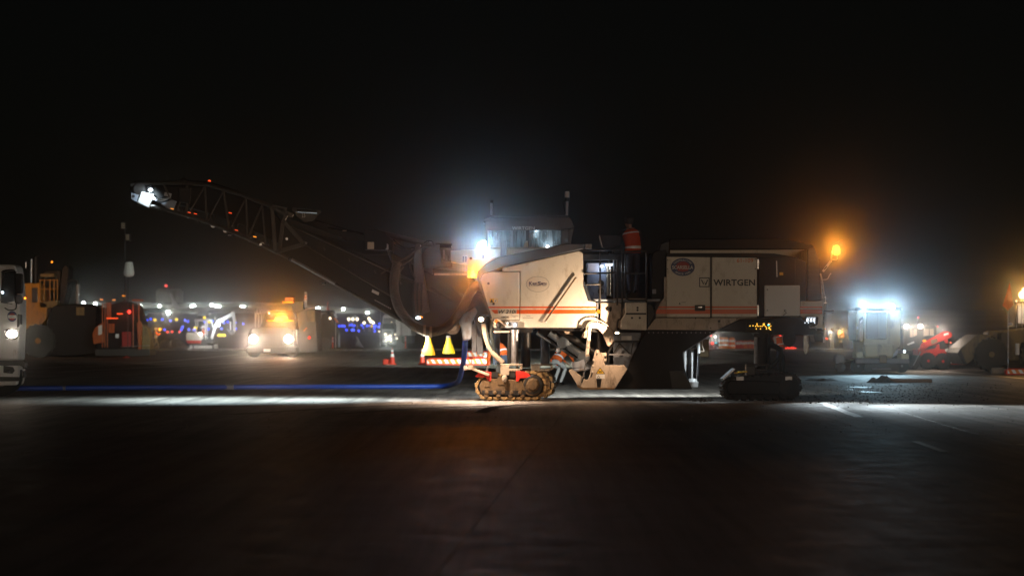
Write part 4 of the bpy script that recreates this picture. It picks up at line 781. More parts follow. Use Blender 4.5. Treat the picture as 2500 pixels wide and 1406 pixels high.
MB().ball(P(1021,776,0.5), 0.06, .04, .035).build('belly_lamp', 'e_dim', mm); lamp('belly_light', 'SPOT', P(1019,820,0.12), 560, (0.85,0.95,1.0), None, P(1010,966,1.2), 174, 1.0, 0.04); part('belly_reflector', 'e_amberstrip', [(1025,771),(1032,773),(1032,776),(1025,774)], 0.5, 0.52, 0)  # the belly reflector's shine is its own emission
# ribbed suction hose
hp_ = spline([P(969,640,0.35), P(962,680,0.32), P(964,720,0.3), P(976,756,0.28), P(1000,787,0.27), P(1030,805,0.27), P(1060,809,0.27), P(1088,800,0.27), P(1112,777,0.27), P(1132,746,0.28), P(1147,716,0.3), P(1158,702,0.34), P(1172,697,0.42)], 26)
rh = MB().tube(hp_, 0.1, 14, rf=lambda t: S(11.5) + (S(1.0) if int(t*(len(hp_)-1)+0.5) % 3 == 0 else -S(0.6))).build('ribbed_hose', 'hose_tan', mm)
for x,y in ((1037,807),(1052,810)): MB().lathe(P(x,y,0.27), [(S(13.5),-S(3.0)),(S(13.5),S(3.0))], 18, 'X').build('hose_clamp', 'hose_grey', rh)
# front nose: grey bracket, drum motor
part('nose_bracket', 'bluegrey', [(1119,786),(1130,768),(1160,750),(1166,760),(1152,785),(1151,820),(1148,830),(1130,830),(1126,800)], 0.2, 0.8, 0.03); pbox('nose_post', 'bluegrey', 1152, 1163, 750, 860, 0.9, 1.1); MB().cyl(P(1160,748,0.3), P(1160,755,0.3), 0.05).build('nose_cap', 'chrome', mm)
part('nose_strut', 'bluegrey', [(1157,785),(1176,785),(1180,862),(1165,866)], 1.0, 1.2); part('nose_hull', 'black_steel', [(1140,690),(1175,700),(1205,790),(1205,812),(1170,812),(1150,760)], 0.5, 2.0)
MB().lathe(P(1104,797,0.45), [(S(18),0),(S(20),0.05),(S(20),0.3),(S(15),0.36)], 22, 'Y').build('drum_motor', 'hose_grey', mm, smooth=True); MB().lathe(P(1106,797,0.42), [(S(10),0.05),(S(10),0.0),(S(6),-0.03)], 14, 'Y').build('motor_hub', 'cream_worn', mm)
for k in range(3): pipe('nose_pipe', 'black_steel', spline([P(1165,710+k*8,0.2), P(1180,716+k*10,0.15), P(1192,735+k*10,0.1), P(1196,750+k*10,0.1)], 4), 0.02)
# yellow flared sleeves hanging under the hose
for k, (cx, y0, y1, w0, w1) in enumerate(((1046.5,820,867,6.5,16),(1095,821,863,6,15.5))):
    Ys = 0.3 + k*1.3; vs = []; n = 20
    rows = [(0,1.0),(0.12,0.95),(0.35,1.25),(0.62,1.9),(0.85,2.35),(1,2.45)]
    m = MB(); 
    for t, sc in rows:
        wpx = w0*sc*(w1/(w0*2.45)); 
        for i in range(n):
            a = 2*math.pi*i/n; fold = 1+0.06*math.sin(a*5+k)*t
            vs.append(P(cx, y0+(y1-y0)*t, Ys) + Vector((S(wpx)*math.cos(a)*fold, S(wpx)*(0.75-0.4*t)*math.sin(a)*fold, 0)))
    m.add(vs, [(r*n+i, r*n+(i+1)%n, (r+1)*n+(i+1)%n, (r+1)*n+i) for r in range(5) for i in range(n)])
    o = m.build('flared_sleeve', 'yellow_vinyl', None, smooth=True)
    tag(o, ('orange-yellow flared vinyl sleeve hanging straight below the ribbed hose', 'bright yellow flared vinyl sleeve hanging below the round tan motor')[k], 'sleeve', 'yellow flared sleeves under the machine')
    MB().lathe(P(cx,y0+1,Ys), [(S(w0*1.08),-0.03),(S(w0*1.08),0.03)], 16).build('clamp_ring', 'hose_grey', o)
# blue water hose
bh = spline([Vector((X(-160,9.6),9.6,0.063)), Vector((X(60,9.3),9.3,0.063)), Vector((X(220,9.9),9.9,0.063)), Vector((X(400,10.5),10.5,0.063)), Vector((X(560,10.6),10.6,0.066)), Vector((X(690,11.2),11.2,0.063)), Vector((X(830,11.2),11.2,0.063)), Vector((X(1000,11.4),11.4,0.063)), Vector((X(1080,11.6),11.6,0.07)), P(1110,937,10.6)+Vector((0,0,.02)), P(1121,926,8.5), P(1131,885,5), P(1135,850,3), P(1137,826,0.6)], 8)
tag(MB().tube(bh, 0.07, 12).build('water_hose', 'hose_blue', None, smooth=True), 'long blue water hose lying on the concrete and rising to the machine nose', 'hose')
hos = bpy.data.objects['water_hose']
for x_, y_ in ((560,10.6),(150,9.6)): MB().cyl((X(x_,y_)-.12,y_,.066), (X(x_,y_)+.12,y_+.01,.066), 0.082, 14).build('coupling', 'steel', hos, 0.008)
# ------------------------------------------------------------------ people
STAND = dict(pelvis=(0,0,.95), waist=(0,0,1.10), chest=(0,.0,1.34), neck=(0,.0,1.50), head=(0,.02,1.62), crown=(0,.01,1.71), nose=(0,.115,1.60),
  shl=(-.19,0,1.43), ell=(-.25,.02,1.15), wrl=(-.24,.10,.92), shr=(.19,0,1.43), elr=(.25,.02,1.15), wrr=(.24,.10,.92),
  hil=(-.095,0,.92), knl=(-.11,.03,.50), anl=(-.11,-.02,.09), tol=(-.12,.15,.04), hir=(.095,0,.92), knr=(.11,.03,.50), anr=(.11,-.02,.09), tor=(.12,.15,.04))
RAD = dict(pelvis=(.155,.125), waist=(.15,.115), chest=(.175,.125), neck=(.062,.062), head=(.082,.098), crown=(.05,.06), nose=(.018,.018), shl=(.075,.075), ell=(.05,.05), wrl=(.034,.034),
  shr=(.075,.075), elr=(.05,.05), wrr=(.034,.034), hil=(.10,.10), knl=(.068,.068), anl=(.05,.05), tol=(.04,.035), hir=(.10,.10), knr=(.068,.068), anr=(.05,.05), tor=(.04,.035))
BONES = [('pelvis','waist','shirt'),('waist','chest','shirt'),('chest','neck','shirt'),('neck','head','skin'),('head','crown','skin'),('head','nose','skin'),('chest','shl','shirt'),('shl','ell','shirt'),('ell','wrl','shirt'),
  ('chest','shr','shirt'),('shr','elr','shirt'),('elr','wrr','shirt'),('pelvis','hil','legs'),('hil','knl','legs'),('knl','anl','legs'),('anl','tol','boots'),('pelvis','hir','legs'),('hir','knr','legs'),('knr','anr','legs'),('anr','tor','boots')]
def person(label, loc, rotz=0.0, pose={}, shirt='cloth_dark', legs='denim', vest='vest', hat='white', hatkind='hat', fingers=True, group=None, k=1.0):
    J = {n: Vector(v) for n, v in STAND.items()}
    for n, v in pose.items(): J[n] = Vector(v)
    names = list(J); R_ = dict(RAD); bones = list(BONES)
    if fingers:
        for s in 'lr':
            w_, e_ = J['wr'+s], J['el'+s]; t = (w_-e_).normalized(); sd = t.cross(Vector((0,0,1)))
            sd = sd.normalized() if sd.length > .1 else Vector((1,0,0))
            J['pa'+s] = w_ + t*.07; R_['pa'+s] = (.036,.018); bones.append(('wr'+s,'pa'+s,'skin'))
            for i, (o, ln) in enumerate(((-.03,.06),(-.01,.08),(.01,.085),(.03,.07))):
                a, b = f'f{s}{i}', f'g{s}{i}'
                J[a] = J['pa'+s] + t*.035 + sd*o; J[b] = J[a] + t*ln*.6 - Vector((0,0,.02)); R_[a] = (.009,.009); R_[b] = (.008,.008)
                bones += [('pa'+s,a,'skin'),(a,b,'skin')]
            J['th'+s] = w_ + t*.05 + sd*.055; R_['th'+s] = (.010,.010); bones.append(('wr'+s,'th'+s,'skin'))
        names = list(J)
    ix = {n: i for i, n in enumerate(names)}
    me = bpy.data.meshes.new('tmp'); me.from_pydata([tuple(J[n]) for n in names], [(ix[a], ix[b]) for a, b, c in bones], [])
    o = bpy.data.objects.new('tmp', me); COL.objects.link(o)
    md = o.modifiers.new('skin', 'SKIN'); md.branch_smoothing = 0.6
    for i, n in enumerate(names): me.skin_vertices[0].data[i].radius = R_[n]
    me.skin_vertices[0].data[ix['pelvis']].use_root = True
    ss = o.modifiers.new('sub', 'SUBSURF'); ss.levels = ss.render_levels = 1
    dg = bpy.context.evaluated_depsgraph_get(); dg.update()
    bme = bpy.data.meshes.new_from_object(o.evaluated_get(dg)); bpy.data.objects.remove(o)
    mats = {'shirt': shirt, 'legs': legs, 'skin': 'skin', 'boots': 'black'}; order = ['shirt','legs','skin','boots']
    bme.materials.clear()
    for n in order: bme.materials.append(M[mats[n]])
    seg = [(J[a], J[b], order.index(c)) for a, b, c in bones]
    for p in bme.polygons:
        c = p.center; best = 9e9
        for a, b, m_ in seg:
            ab = b-a; t = max(0, min(1, (c-a).dot(ab)/ab.length_squared)); d_ = (c-(a+ab*t)).length - (0.0 if m_ != 2 else 0.02)
            if d_ < best: best = d_; p.material_index = m_
    bme.shade_smooth(); bme.name = 'body'
    root = thing('person', label, 'person', loc, group); root.rotation_euler.z = rotz; root.scale = (k,k,k)
    body = bpy.data.objects.new('body', bme); COL.objects.link(body); body.parent = root
    if vest:
        m = MB(); sp_ = [J['pelvis']+(J['waist']-J['pelvis'])*-.15, J['waist'], J['chest'], J['neck']*.72+J['chest']*.28]
        pts = spline(sp_, 4); n = len(pts)
        rx = [.185,.188,.185,.183,.182,.186,.192,.20,.205,.20,.185,.16,.12][:n]; ry = [.155,.15,.148,.146,.146,.15,.152,.155,.155,.15,.14,.12,.09][:n]
        ax = (J['shr']-J['shl']); ax = Vector((ax.x,ax.y,0)).normalized()
        vs = []; N = 18
        for i, p in enumerate(pts):
            t = (pts[min(i+1,n-1)]-pts[max(i-1,0)]).normalized(); u = (ax - t*ax.dot(t)).normalized(); v = t.cross(u)
            for q in range(N): a = 2*math.pi*q/N; vs.append(p + u*math.cos(a)*rx[i] + v*math.sin(a)*ry[i])
        m.add(vs, [(i*N+q, i*N+(q+1)%N, (i+1)*N+(q+1)%N, (i+1)*N+q) for i in range(n-1) for q in range(N)])
        vo = m.build('vest', vest, root, smooth=True, local=True)
        for i0, f in ((2,0.5),(8,0.3)):
            b_ = MB(); rr = []
            for i, e in ((i0,f),(i0+1,f-0.05)):
                base = [(vs[i*N+q]*(1-f)+vs[(i+1)*N+q]*f) for q in range(N)]; c = sum(base, Vector())/N; rr += [c+(x-c)*1.03 for x in base]
            b_.add(rr, [(q,(q+1)%N,N+(q+1)%N,N+q) for q in range(N)]); b_.build('reflective_band', 'reflect', vo, smooth=True, local=True)
    hd = J['head']; up = (J['crown']-J['head']).normalized(); hm = MB()
    if hatkind == 'hat': prof = [(.165,.0),(.165,.012),(.118,.02),(.12,.06),(.105,.10),(.06,.13),(.01,.138)]
    else: prof = [(.098,-.06),(.104,-.02),(.108,.03),(.098,.075),(.06,.10),(.01,.105)]
    hm.lathe((0,0,0), prof, 18); q = Vector((0,0,1)).rotation_difference(up)
    hm.v = [q @ v + hd + up*.045 for v in hm.v]; hm.build('hard_hat' if hatkind == 'hat' else 'cap', hat, root, smooth=True, local=True)
    return root
def gz(py): y = GY(py); return y
# operator on the platform, leaning on the console
person('operator in dark clothes, orange vest and cap standing on the machine platform', P(1545,718,0.55), 0.18,
  dict(chest=(-.03,.06,1.34), neck=(-.05,.09,1.51), head=(-.07,.12,1.62), crown=(-.065,.10,1.71), nose=(-.155,.17,1.60), shl=(-.22,.07,1.43), ell=(-.34,.20,1.22), wrl=(-.46,.33,1.22), shr=(.16,.05,1.43), elr=(.20,.22,1.18), wrr=(.03,.40,1.16),
       hil=(-.09,0,.92), knl=(-.08,.08,.50), anl=(-.06,.0,.09), tol=(-.10,.14,.04), anr=(.06,-.04,.09), tor=(.07,.12,.04)), hat='dark', hatkind='cap', legs='cloth_dark', k=1.05)
# two workers behind the machine
person('worker in orange vest bending down behind the front legs of the machine', (X(1232,9), 9.0, 0), 0.6,
  dict(waist=(0,.12,1.06), chest=(0,.34,1.18), neck=(0,.5,1.22), head=(0,.62,1.22), crown=(0,.70,1.22), nose=(0,.64,1.10), shl=(-.19,.40,1.18), ell=(-.22,.46,.88), wrl=(-.18,.58,.66), shr=(.19,.40,1.18), elr=(.22,.46,.88), wrr=(.18,.58,.66)), shirt='orange_fab', vest='orange_fab')
person('worker in orange vest and pale trousers crouching behind the side plate', (X(1362,16), 16.0, 0), -0.7,
  dict(pelvis=(0,-.1,.72), waist=(0,.05,.86), chest=(0,.22,1.0), neck=(0,.33,1.08), head=(0,.42,1.14), crown=(0,.46,1.21), nose=(0,.52,1.10), shl=(-.19,.25,1.03), ell=(-.22,.42,.80), wrl=(-.14,.60,.66), shr=(.19,.25,1.03), elr=(.22,.42,.80), wrr=(.14,.60,.66),
       hil=(-.1,-.1,.7), knl=(-.13,.22,.50), anl=(-.12,-.02,.09), hir=(.1,-.1,.7), knr=(.13,.22,.50), anr=(.12,-.02,.09)), shirt='orange_fab', legs='pale_cloth', vest='orange_fab')

# ------------------------------------------------------------------ white truck at the edge
TY = 3.6
tk = thing('cabover_truck', 'white truck with bright headlight and round door emblem, cut off by the picture edge', 'truck', (X(-60,TY), TY, 0))
def tp(name, mat_, pts, Y0, Y1, bevel=0.015, par=tk, ref=None): return MB().prism(pts, Y0, Y1, ref).build(name, mat_, par, bevel)
body = tp('cab', 'white', [(-190,655),(-180,646),(32,646),(38,650),(42,668),(46,710),(48,745),(48,800),(46,835),(44,880),(-190,880)], TY, TY+0.85, 0.06)
wf = tp('window', 'dark_glass', [(3,664),(36,664),(42,672),(42,728),(36,736),(8,741),(1,736)], TY-0.012, TY+0.02, 0.02)
for a, b in (((10,662),(2,735)),((6,662),(40,664)),((2,738),(30,742))): MB().bar(P(*a,TY-0.02), P(*b,TY-0.02), S(2.4,TY), 0.03).build('window_frame', 'black', wf)
mr = tp('mirror', 'black', [(35,670),(38,667),(54,668),(55,672),(55,714),(52,718),(36,716)], TY-0.42, TY-0.30, 0.03); tp('lower_mirror', 'black', [(34,722),(38,718),(53,720),(54,738),(48,743),(36,741)], TY-0.42, TY-0.30, 0.03, mr)
MB().tube(spline([P(4,664,TY-0.05), P(12,660,TY-0.2), P(36,661,TY-0.36), P(37,690,TY-0.37)],4), 0.016).build('mirror_bracket', 'black', mr); MB().tube(spline([P(12,752,TY-0.02), P(22,757,TY-0.2), P(38,754,TY-0.34), P(40,738,TY-0.36)],4), 0.016).build('mirror_bracket', 'black', mr)
em3 = tp('door_emblem', 'decal_blue', ell(29.5,772,12,13), TY-0.006, TY+0.01, 0); tp('emblem_field', 'decal_red', ell(29.5,773,8,9), TY-0.009, TY, 0, em3); MB().pbox(19,40,769.5,776.5,TY-0.012,TY).build('emblem_band', 'decal_white', em3)
text(em3, 'SCARSELLA', 20, 39, 770.8, 775.4, TY-0.016, 'decal_blue', bold=0.01)
tp('side_vent', 'dark', [(42,768),(45,766),(48.6,768),(48.6,790),(46,798),(41,800)], TY-0.01, TY+0.3, 0.01)
hl = tp('headlight', 'chrome', [(10,804),(44,804),(46,822),(40,828),(12,828)], TY-0.03, TY+0.1, 0.02); MB().ball(P(29,815,TY-0.04), 0.14, .03, .10, 16, 10).build('lens', 'e_headlight', hl)
lamp('headlight_beam', 'SPOT', P(29,815,TY-0.14), 48, (1.0,0.80,0.62), hl, Vector((0,-57,1.7)), 60, 1.0, 0.08)
for x,y in ((6,714),(61,728)): MB().ball(P(x,y,TY-0.05), 0.028).build('marker_lamp', 'e_white' if x < 30 else 'e_amber', tk)
tp('bumper', 'white', [(-190,882),(44,884),(45,912),(43,930),(40,940),(-190,942)], TY-0.08, TY+0.8, 0.03); tp('bumper_bar', 'dark', [(-190,878),(52,880),(62,886),(60,898),(48,892),(-190,890)], TY-0.16, TY+0.2, 0.01)
tp('bumper_bar', 'dark', [(-190,918),(46,920),(47,930),(-190,932)], TY-0.12, TY, 0.01); tp('fog_recess', 'dark', [(8,892),(32,896),(36,905),(30,912),(8,910)], TY-0.09, TY-0.07, 0.01); MB().ball(P(21,906,TY-0.1), 0.05, .03, .04).build('fog_lamp', 'chrome', tk)
for y0 in (884,905): MB().cyl(P(58,y0,TY-0.1), P(60,y0+16,TY-0.1), 0.05).build('bumper_roller', 'chrome', tk)
MB().lathe((X(-3,TY), TY+0.1, 0.52), [(0.50,0),(0.53,0.05),(0.53,0.30),(0.50,0.36)], 28, 'Y').build('tyre', 'rubber', tk, smooth=True); MB().lathe((X(-3,TY), TY+0.06, 0.52), [(0.28,0.05),(0.28,0.0),(0.12,-0.03)], 20, 'Y').build('wheel_rim', 'grey', tk)
tp('load_body', 'white', [(-420,620),(-150,620),(-150,900),(-420,900)], TY, TY+2.4, 0.03)

# ------------------------------------------------------------------ background helper
class Bg:
    def __init__(s, name, label, cat, px, Y, group=None, z=0.0): s.Y = Y; s.o = thing(name, label, cat, (X(px,Y), Y, z), group)
    def pr(s, name, mat_, pts, y0=0.0, y1=1.0, bevel=0.03, par=None): return MB().prism(pts, s.Y+y0, s.Y+y1, s.Y).build(name, mat_, par or s.o, bevel)
    def bx(s, name, mat_, x0, x1, yt, yb, y0=0.0, y1=1.0, bevel=0.02, par=None): return s.pr(name, mat_, [(x0,yt),(x1,yt),(x1,yb),(x0,yb)], y0, y1, bevel, par)
    def tb(s, name, mat_, pts, rpx, y=0.0, par=None, n=8): return MB().tube([P(a,b,s.Y)+Vector((0,y,0)) for a,b in pts], S(rpx,s.Y), n).build(name, mat_, par or s.o, smooth=True)
    def wh(s, x, y, r, wd=0.4, y0=0.0, mat_='rubber', hub='grey', hr=0.5, lug=True):
        R_ = S(r,s.Y); t = MB().lathe(P(x,y,s.Y)+Vector((0,y0,0)), [(R_*.7,0),(R_*.95,0.02),(R_,0.08),(R_,wd-0.08),(R_*.95,wd-0.02),(R_*.7,wd)], 26, 'Y').build('tyre', mat_, s.o, smooth=True)
        MB().lathe(P(x,y,s.Y)+Vector((0,y0,0)), [(R_*.62,0.06),(R_*hr,0.03),(R_*hr*.8,0.06),(R_*.18,0.0),(R_*.15,-0.03)], 20, 'Y').build('rim', hub, t, smooth=True)
        if lug:
            lm = MB()
            for i in range(18): a = 2*math.pi*i/18; c = P(x,y,s.Y)+Vector((math.cos(a)*R_*1.0, y0+wd/2, math.sin(a)*R_*1.0)); lm.bar(c-Vector((0,wd*.45,0)), c+Vector((0,wd*.45,0)), R_*.1, R_*.12, (-math.sin(a),0,math.cos(a)))
            lm.build('tread_lugs', mat_, t)
        return t
    def em(s, name, mat_, x, y, r, y0=-0.1, par=None, sx=1.0): return MB().ball(P(x,y,s.Y)+Vector((0,y0,0)), S(r,s.Y)*sx, S(r,s.Y)*.5, S(r,s.Y), 12, 8).build(name, mat_, par or s.o)
    def light(s, kind, x, y, pw, col, y0=-0.3, target=None, size=120, blend=0.7, radius=0.1, par=None): return lamp('light', kind, P(x,y,s.Y)+Vector((0,y0,0)), pw, col, par or s.o, target, size, blend, radius)

# ------------------------------------------------------------------ dark yellow earthmover
g = Bg('earthmover', 'huge dark yellow earthmover with railed deck and chrome exhaust beside the white truck', 'earthmover', 140, 85)
g.pr('engine_body', 'yellow', [(58,692),(95,690),(98,735),(115,742),(112,780),(98,795),(92,830),(62,850),(40,850),(40,692)], 0, 3)
g.bx('grille', 'dark', 78, 92, 702, 738, -0.05, 0.05); g.pr('deck', 'yellow_dark', [(95,738),(140,733),(142,742),(128,752),(98,752)], 0, 2.5)
for x in (98,108,122,132,140): g.tb('railing', 'yellow', [(x,735),(x,682)], 1.0)
for y in (684,706): g.tb('railing', 'yellow', [(96,y),(142,y)], 1.0)
g.tb('exhaust_stack', 'black', [(86,692),(86,630),(92,624)], 5.5); g.tb('lamp_post', 'steel', [(76,690),(77,632)], 1.5); g.tb('lamp_post', 'steel', [(63,655),(63,640)], 1.5)
g.tb('chrome_exhaust', 'grey', [(190,742),(190,694)], 4.2); g.tb('exhaust_elbow', 'black', [(165,690),(178,684),(188,686),(190,696)], 4)
g.pr('hydraulic_tower', 'black', [(140,740),(143,700),(148,655),(156,646),(164,655),(162,690),(158,720),(152,742)], 0.5, 2)
g.pr('bowl', 'black', [(128,745),(200,740),(236,748),(236,865),(160,872),(112,868),(112,790)], 0, 3.2, 0.08)
g.bx('bowl_plate', 'yellow_dark', 186, 206, 750, 770, -0.04, 0.02); g.bx('deck_equipment', 'black', 100, 142, 660, 700, 0.8, 2.0); g.bx('cab_frame', 'yellow_dark', 96, 130, 668, 676, 0.2, 2.0)
dlp = g.em('deck_lamp', 'e_amber', 129, 640, 2.0, -0.3); g.light('SPOT', 129, 642, 170, (1,0.45,0.16), -3.5, P(95,780,85), 120, 0.8, 0.1, dlp)
g.wh(95, 832, 40, 0.9, -0.3, 'rubber', 'yellow', 0.45); g.wh(215, 832, 40, 0.9, 0.2, 'rubber', 'yellow_dark', 0.45)

# ------------------------------------------------------------------ orange paver with light mast
g = Bg('asphalt_paver', 'orange asphalt paver with red tail lights and tall lamp mast', 'paver', 290, 84)
g.pr('hopper', 'orange', [(225,815),(232,800),(252,785),(254,836),(228,840)], 0, 2); g.pr('hopper_plate', 'decal_white', [(240,796),(251,792),(251,815),(240,818)], -0.02, 0.01, 0)
g.pr('engine_body', 'black', [(232,838),(254,784),(262,745),(300,735),(330,745),(345,788),(345,855),(232,862)], 0.3, 2.6); g.bx('seat_panel', 'orange', 258, 270, 738, 778, 0.1, 0.3); g.bx('seat_panel', 'orange', 264, 278, 790, 812, 0.1, 0.3)
for x in (250,256,262,325,339): g.tb('frame_post', 'orange', [(x,740),(x,848)], 1.4)
g.bx('canopy', 'orange', 322, 341, 730, 735, 0, 1.5); g.pr('screed_arm', 'orange', [(334,788),(342,783),(347,795),(344,855),(337,855)], 0, 0.4)
g.pr('rear_wheel_guard', 'yellow_dark', [(345,790),(358,800),(366,825),(366,852),(345,855)], 0.2, 1.5); g.bx('screed', 'dark', 232, 366, 852, 868, 0, 2.5); g.tb('screed_bar', 'steel', [(296,847),(366,843)], 1.0, -0.2)
rp = g.bx('red_panel', 'decal_red', 298, 320, 810, 846, -0.1, 0.2)
for a, b, y in ((261,289,777),(286,301,766)): g.bx('light_bar', 'e_redstrip', a, b, y-1.4, y+1.4, -0.15, -0.1, 0)
g.em('tail_lamp', 'e_red', 315.7, 761, 4.5); g.light('POINT', 315.7, 763, 6, (1,0.05,0.02), -0.5); g.bx('plate', 'reflect', 283, 291, 815, 825, -0.15, -0.12, 0)
g.bx('wheel_box', 'black', 236, 262, 840, 868, 0.2, 1.2)
for x, y in ((248,731),(278,732),(302,722)): g.bx('amber_reflector', 'e_amberstrip', x-4, x+4, y-1, y+1, -0.05, 0, 0)  # reflector shine given as emission
ms_ = g.tb('lamp_mast', 'black', [(301,790),(301,545)], 1.8, 0.6)
for x0,x1,y0,y1 in ((293,307,542,559),(304,317,570,588)):
    h_ = g.bx('lamp_head', 'black', x0, x1, y0, y1, 0.1, 0.5, 0.03, ms_)
    for k in range(3): g.bx('lamp_cell', 'hose_grey', x0+2.5, x1-2.5, y0+3+k*4.6, y0+6+k*4.6, 0.06, 0.1, 0.01, ms_)
g2 = Bg('balloon_light', 'unlit white balloon light on a thin pole beside the lamp mast', 'work light', 313, 83)
g2.tb('pole', 'dark', [(312,868),(312.5,675)], 1.0); g2.o['label'] = 'unlit white balloon light on a thin pole above the orange paver'
bl_ = MB().lathe(P(315,640,83), [(S(8.5,83),0),(S(9.5,83),-S(4,83)),(S(11.5,83),-S(15,83)),(S(13.3,83),-S(27,83)),(S(12,83),-S(32,83)),(S(7,83),-S(35.5,83)),(0.02,-S(36,83))], 10).build('balloon', 'white', g2.o); MB().lathe(P(315,640,83), [(S(8.8,83),0),(S(8,83),S(2.5,83)),(S(3,83),S(3.5,83))], 12).build('balloon_cap', 'black', g2.o)
# red delineator posts
dl = None
for px, py, hpx, where in ((308.5,873,68,'in front of the orange paver'), (812.5,853,31,'beside the dark roller with the flag'), (755,856,28,'just past the truck with headlights'), (990,850,30,'to the side of the white trailer')):
    Yd = GY(py); hgt = S(hpx,Yd); r = 0.06 if hpx < 60 else 0.09
    t = thing('delineator_post', 'red delineator post with white reflective bands ' + where, 'delineator', (X(px,Yd), Yd, 0), 'red delineator posts')
    MB().lathe((0,0,0), [(r*2.4,0),(r*2.4,0.04),(r,0.06),(r,hgt*0.97),(r*.7,hgt)], 12).build('post', 'cone_red', t, smooth=True, local=True)
    for f in (0.62, 0.74, 0.9): MB().lathe((0,0,hgt*f), [(r*1.06,-hgt*.03),(r*1.06,hgt*.03)], 12).build('band', 'reflect', t, smooth=True, local=True)
# walking worker with torch
wy = GY(853.5)
person('worker in orange shirt and white vest walking with a glowing torch', (X(380,wy), wy, 0), -1.3, dict(knl=(-.10,.22,.50), anl=(-.10,.25,.10), tol=(-.1,.42,.05), knr=(.1,-.05,.50), anr=(.1,-.32,.12), tor=(.1,-.18,.04), elr=(.25,.15,1.15), wrr=(.22,.38,1.32)), shirt='orange_fab', legs='khaki', vest='pale_cloth', fingers=False)
tc_ = MB().ball(P(390,804,wy-0.3), 0.10).build('torch', 'e_amber'); tag(tc_, 'glowing amber torch held by the walking worker', 'torch'); MB().cyl(P(386,807,wy-0.3), P(389,805,wy-0.3), 0.035).build('torch_handle', 'black', tc_)
lamp('torch_light', 'POINT', P(391,804,wy-0.5), 40, (1,0.5,0.08), tc_, radius=0.05)
# rubble heap
def heap(name, mat_, label, cat, x0, x1, top, bot, Y, depth, seed, bumps=5, n=26):
    rnd = random.Random(seed); m = MB(); w_ = S(x1-x0,Y); hgt = S(bot-top,Y); cx = X((x0+x1)/2,Y); nn = 14; vs = []
    cs = [(rnd.uniform(-.38,.38), rnd.uniform(-.3,.3), rnd.uniform(.12,.24), rnd.uniform(.5,1)) for _ in range(bumps)]
    for j in range(nn):
        for i in range(n):
            u = -0.5+i/(n-1); v = -0.5+j/(nn-1); z = max(math.exp(-((u-a)**2+(v-b)**2)/(2*s*s))*q for a,b,s,q in cs)
            edge = max(0, 1-(abs(u)*2)**4)*max(0, 1-(abs(v)*2)**4); z = z*edge*(1+rnd.uniform(-.16,.16)); vs.append((cx+u*w_, Y+v*depth, -0.03+z*hgt))
    m.add(vs, [(j*n+i, j*n+i+1, (j+1)*n+i+1, (j+1)*n+i) for j in range(nn-1) for i in range(n-1)])
    return tag(m.build(name, mat_), label, cat)
heap('rubble_heap', 'rubble', 'heap of pale broken rubble behind the walking worker', 'rubble', 380, 462, 822, 848, GY(848), 4, 3)
heap('soil_heap', 'soil', 'dark heap of loose soil in front of the pale broom tractor', 'soil heap', 2112, 2200, 915, 934, GY(933), 2.2, 5); heap('soil_heap', 'soil', 'low flat spread of dark soil behind the rear crawler', 'soil heap', 1962, 2060, 920, 929, GY(928.5), 2.5, 8, 7)
heap('soil_heap', 'dark', 'tall black heap between the flag roller and the lorry', 'soil heap', 838, 892, 808, 850, GY(849.5), 6, 11, 4)
ty = GY(934); tl = MB(); a_ = P(2174,934,ty); 
tl.add([Vector((X(2174,ty), ty, 0.0)), Vector((X(2279,ty), ty+0.2, 0.0)), Vector((X(2279,ty), ty+0.4, 0)), Vector((X(2174,ty), ty+0.2, 0)), Vector((X(2174,ty), ty, 0.12)), Vector((X(2278,ty), ty+0.2, 0.11)), Vector((X(2279,ty), ty+0.4, 0.12)), Vector((X(2175,ty), ty+0.2, 0.13))], [(0,3,2,1),(4,5,6,7),(0,1,5,4),(1,2,6,5),(2,3,7,6),(3,0,4,7)])
tag(tl.build('timber_beam', 'timber', None, 0.015), 'long dark timber beam lying beside the soil heap', 'timber')
tag(heap('stone', 'soil', 'x', 'stone', 2186, 2200, 920, 929, ty+0.3, 0.25, 4, 2, 8), 'small dark clod resting on the timber beam', 'clod')

# ------------------------------------------------------------------ mini excavator
ey = GY(853); g = Bg('mini_excavator', 'small white and red mini excavator with canopy and raised boom', 'excavator', 492, ey)
def stad(x0,x1,y0,y1,n=8):
    r = (y1-y0)/2; yc = (y0+y1)/2
    return [(x0+r+r*math.cos(math.pi/2+math.pi*i/n), yc-r*math.sin(math.pi/2+math.pi*i/n)) for i in range(n+1)] + [(x1-r+r*math.cos(-math.pi/2+math.pi*i/n), yc-r*math.sin(-math.pi/2+math.pi*i/n)) for i in range(n+1)]
tr_ = g.pr('crawler_track', 'rubber', stad(460,524,842,853), -0.2, 0.2); g.bx('track_frame', 'white', 474, 519, 843.5, 851, -0.24, -0.18, 0.02, tr_); MB().lathe(P(466.5,847.7,ey-0.22), [(0.14,0.02),(0.1,-0.02)], 14, 'Y').build('idler', 'white', tr_)
g.pr('crawler_track', 'rubber', stad(462,526,842,853), 1.1, 1.5)
g.pr('house', 'white', [(454,818),(456,812),(492,812),(492,831),(454,831)], 0, 1.4, 0.05); g.pr('house_band', 'red', [(454,831.3),(492,831.3),(490,838),(458,838)], -0.01, 1.38, 0.03); g.bx('slew_ring', 'dark', 472, 505, 837, 843, 0.2, 1.2); g.bx('floor', 'dark', 490, 518, 828, 838, 0.05, 1.3)
for a in ([(478,812),(477.5,783)],[(501.5,829),(501,783)]):
    for yy in (0.05, 1.3): g.tb('canopy_post', 'white', a, 1.2, yy)
g.tb('canopy_hoop', 'white', [(505,780),(513,782),(518,800)], 0.9, 0.6)
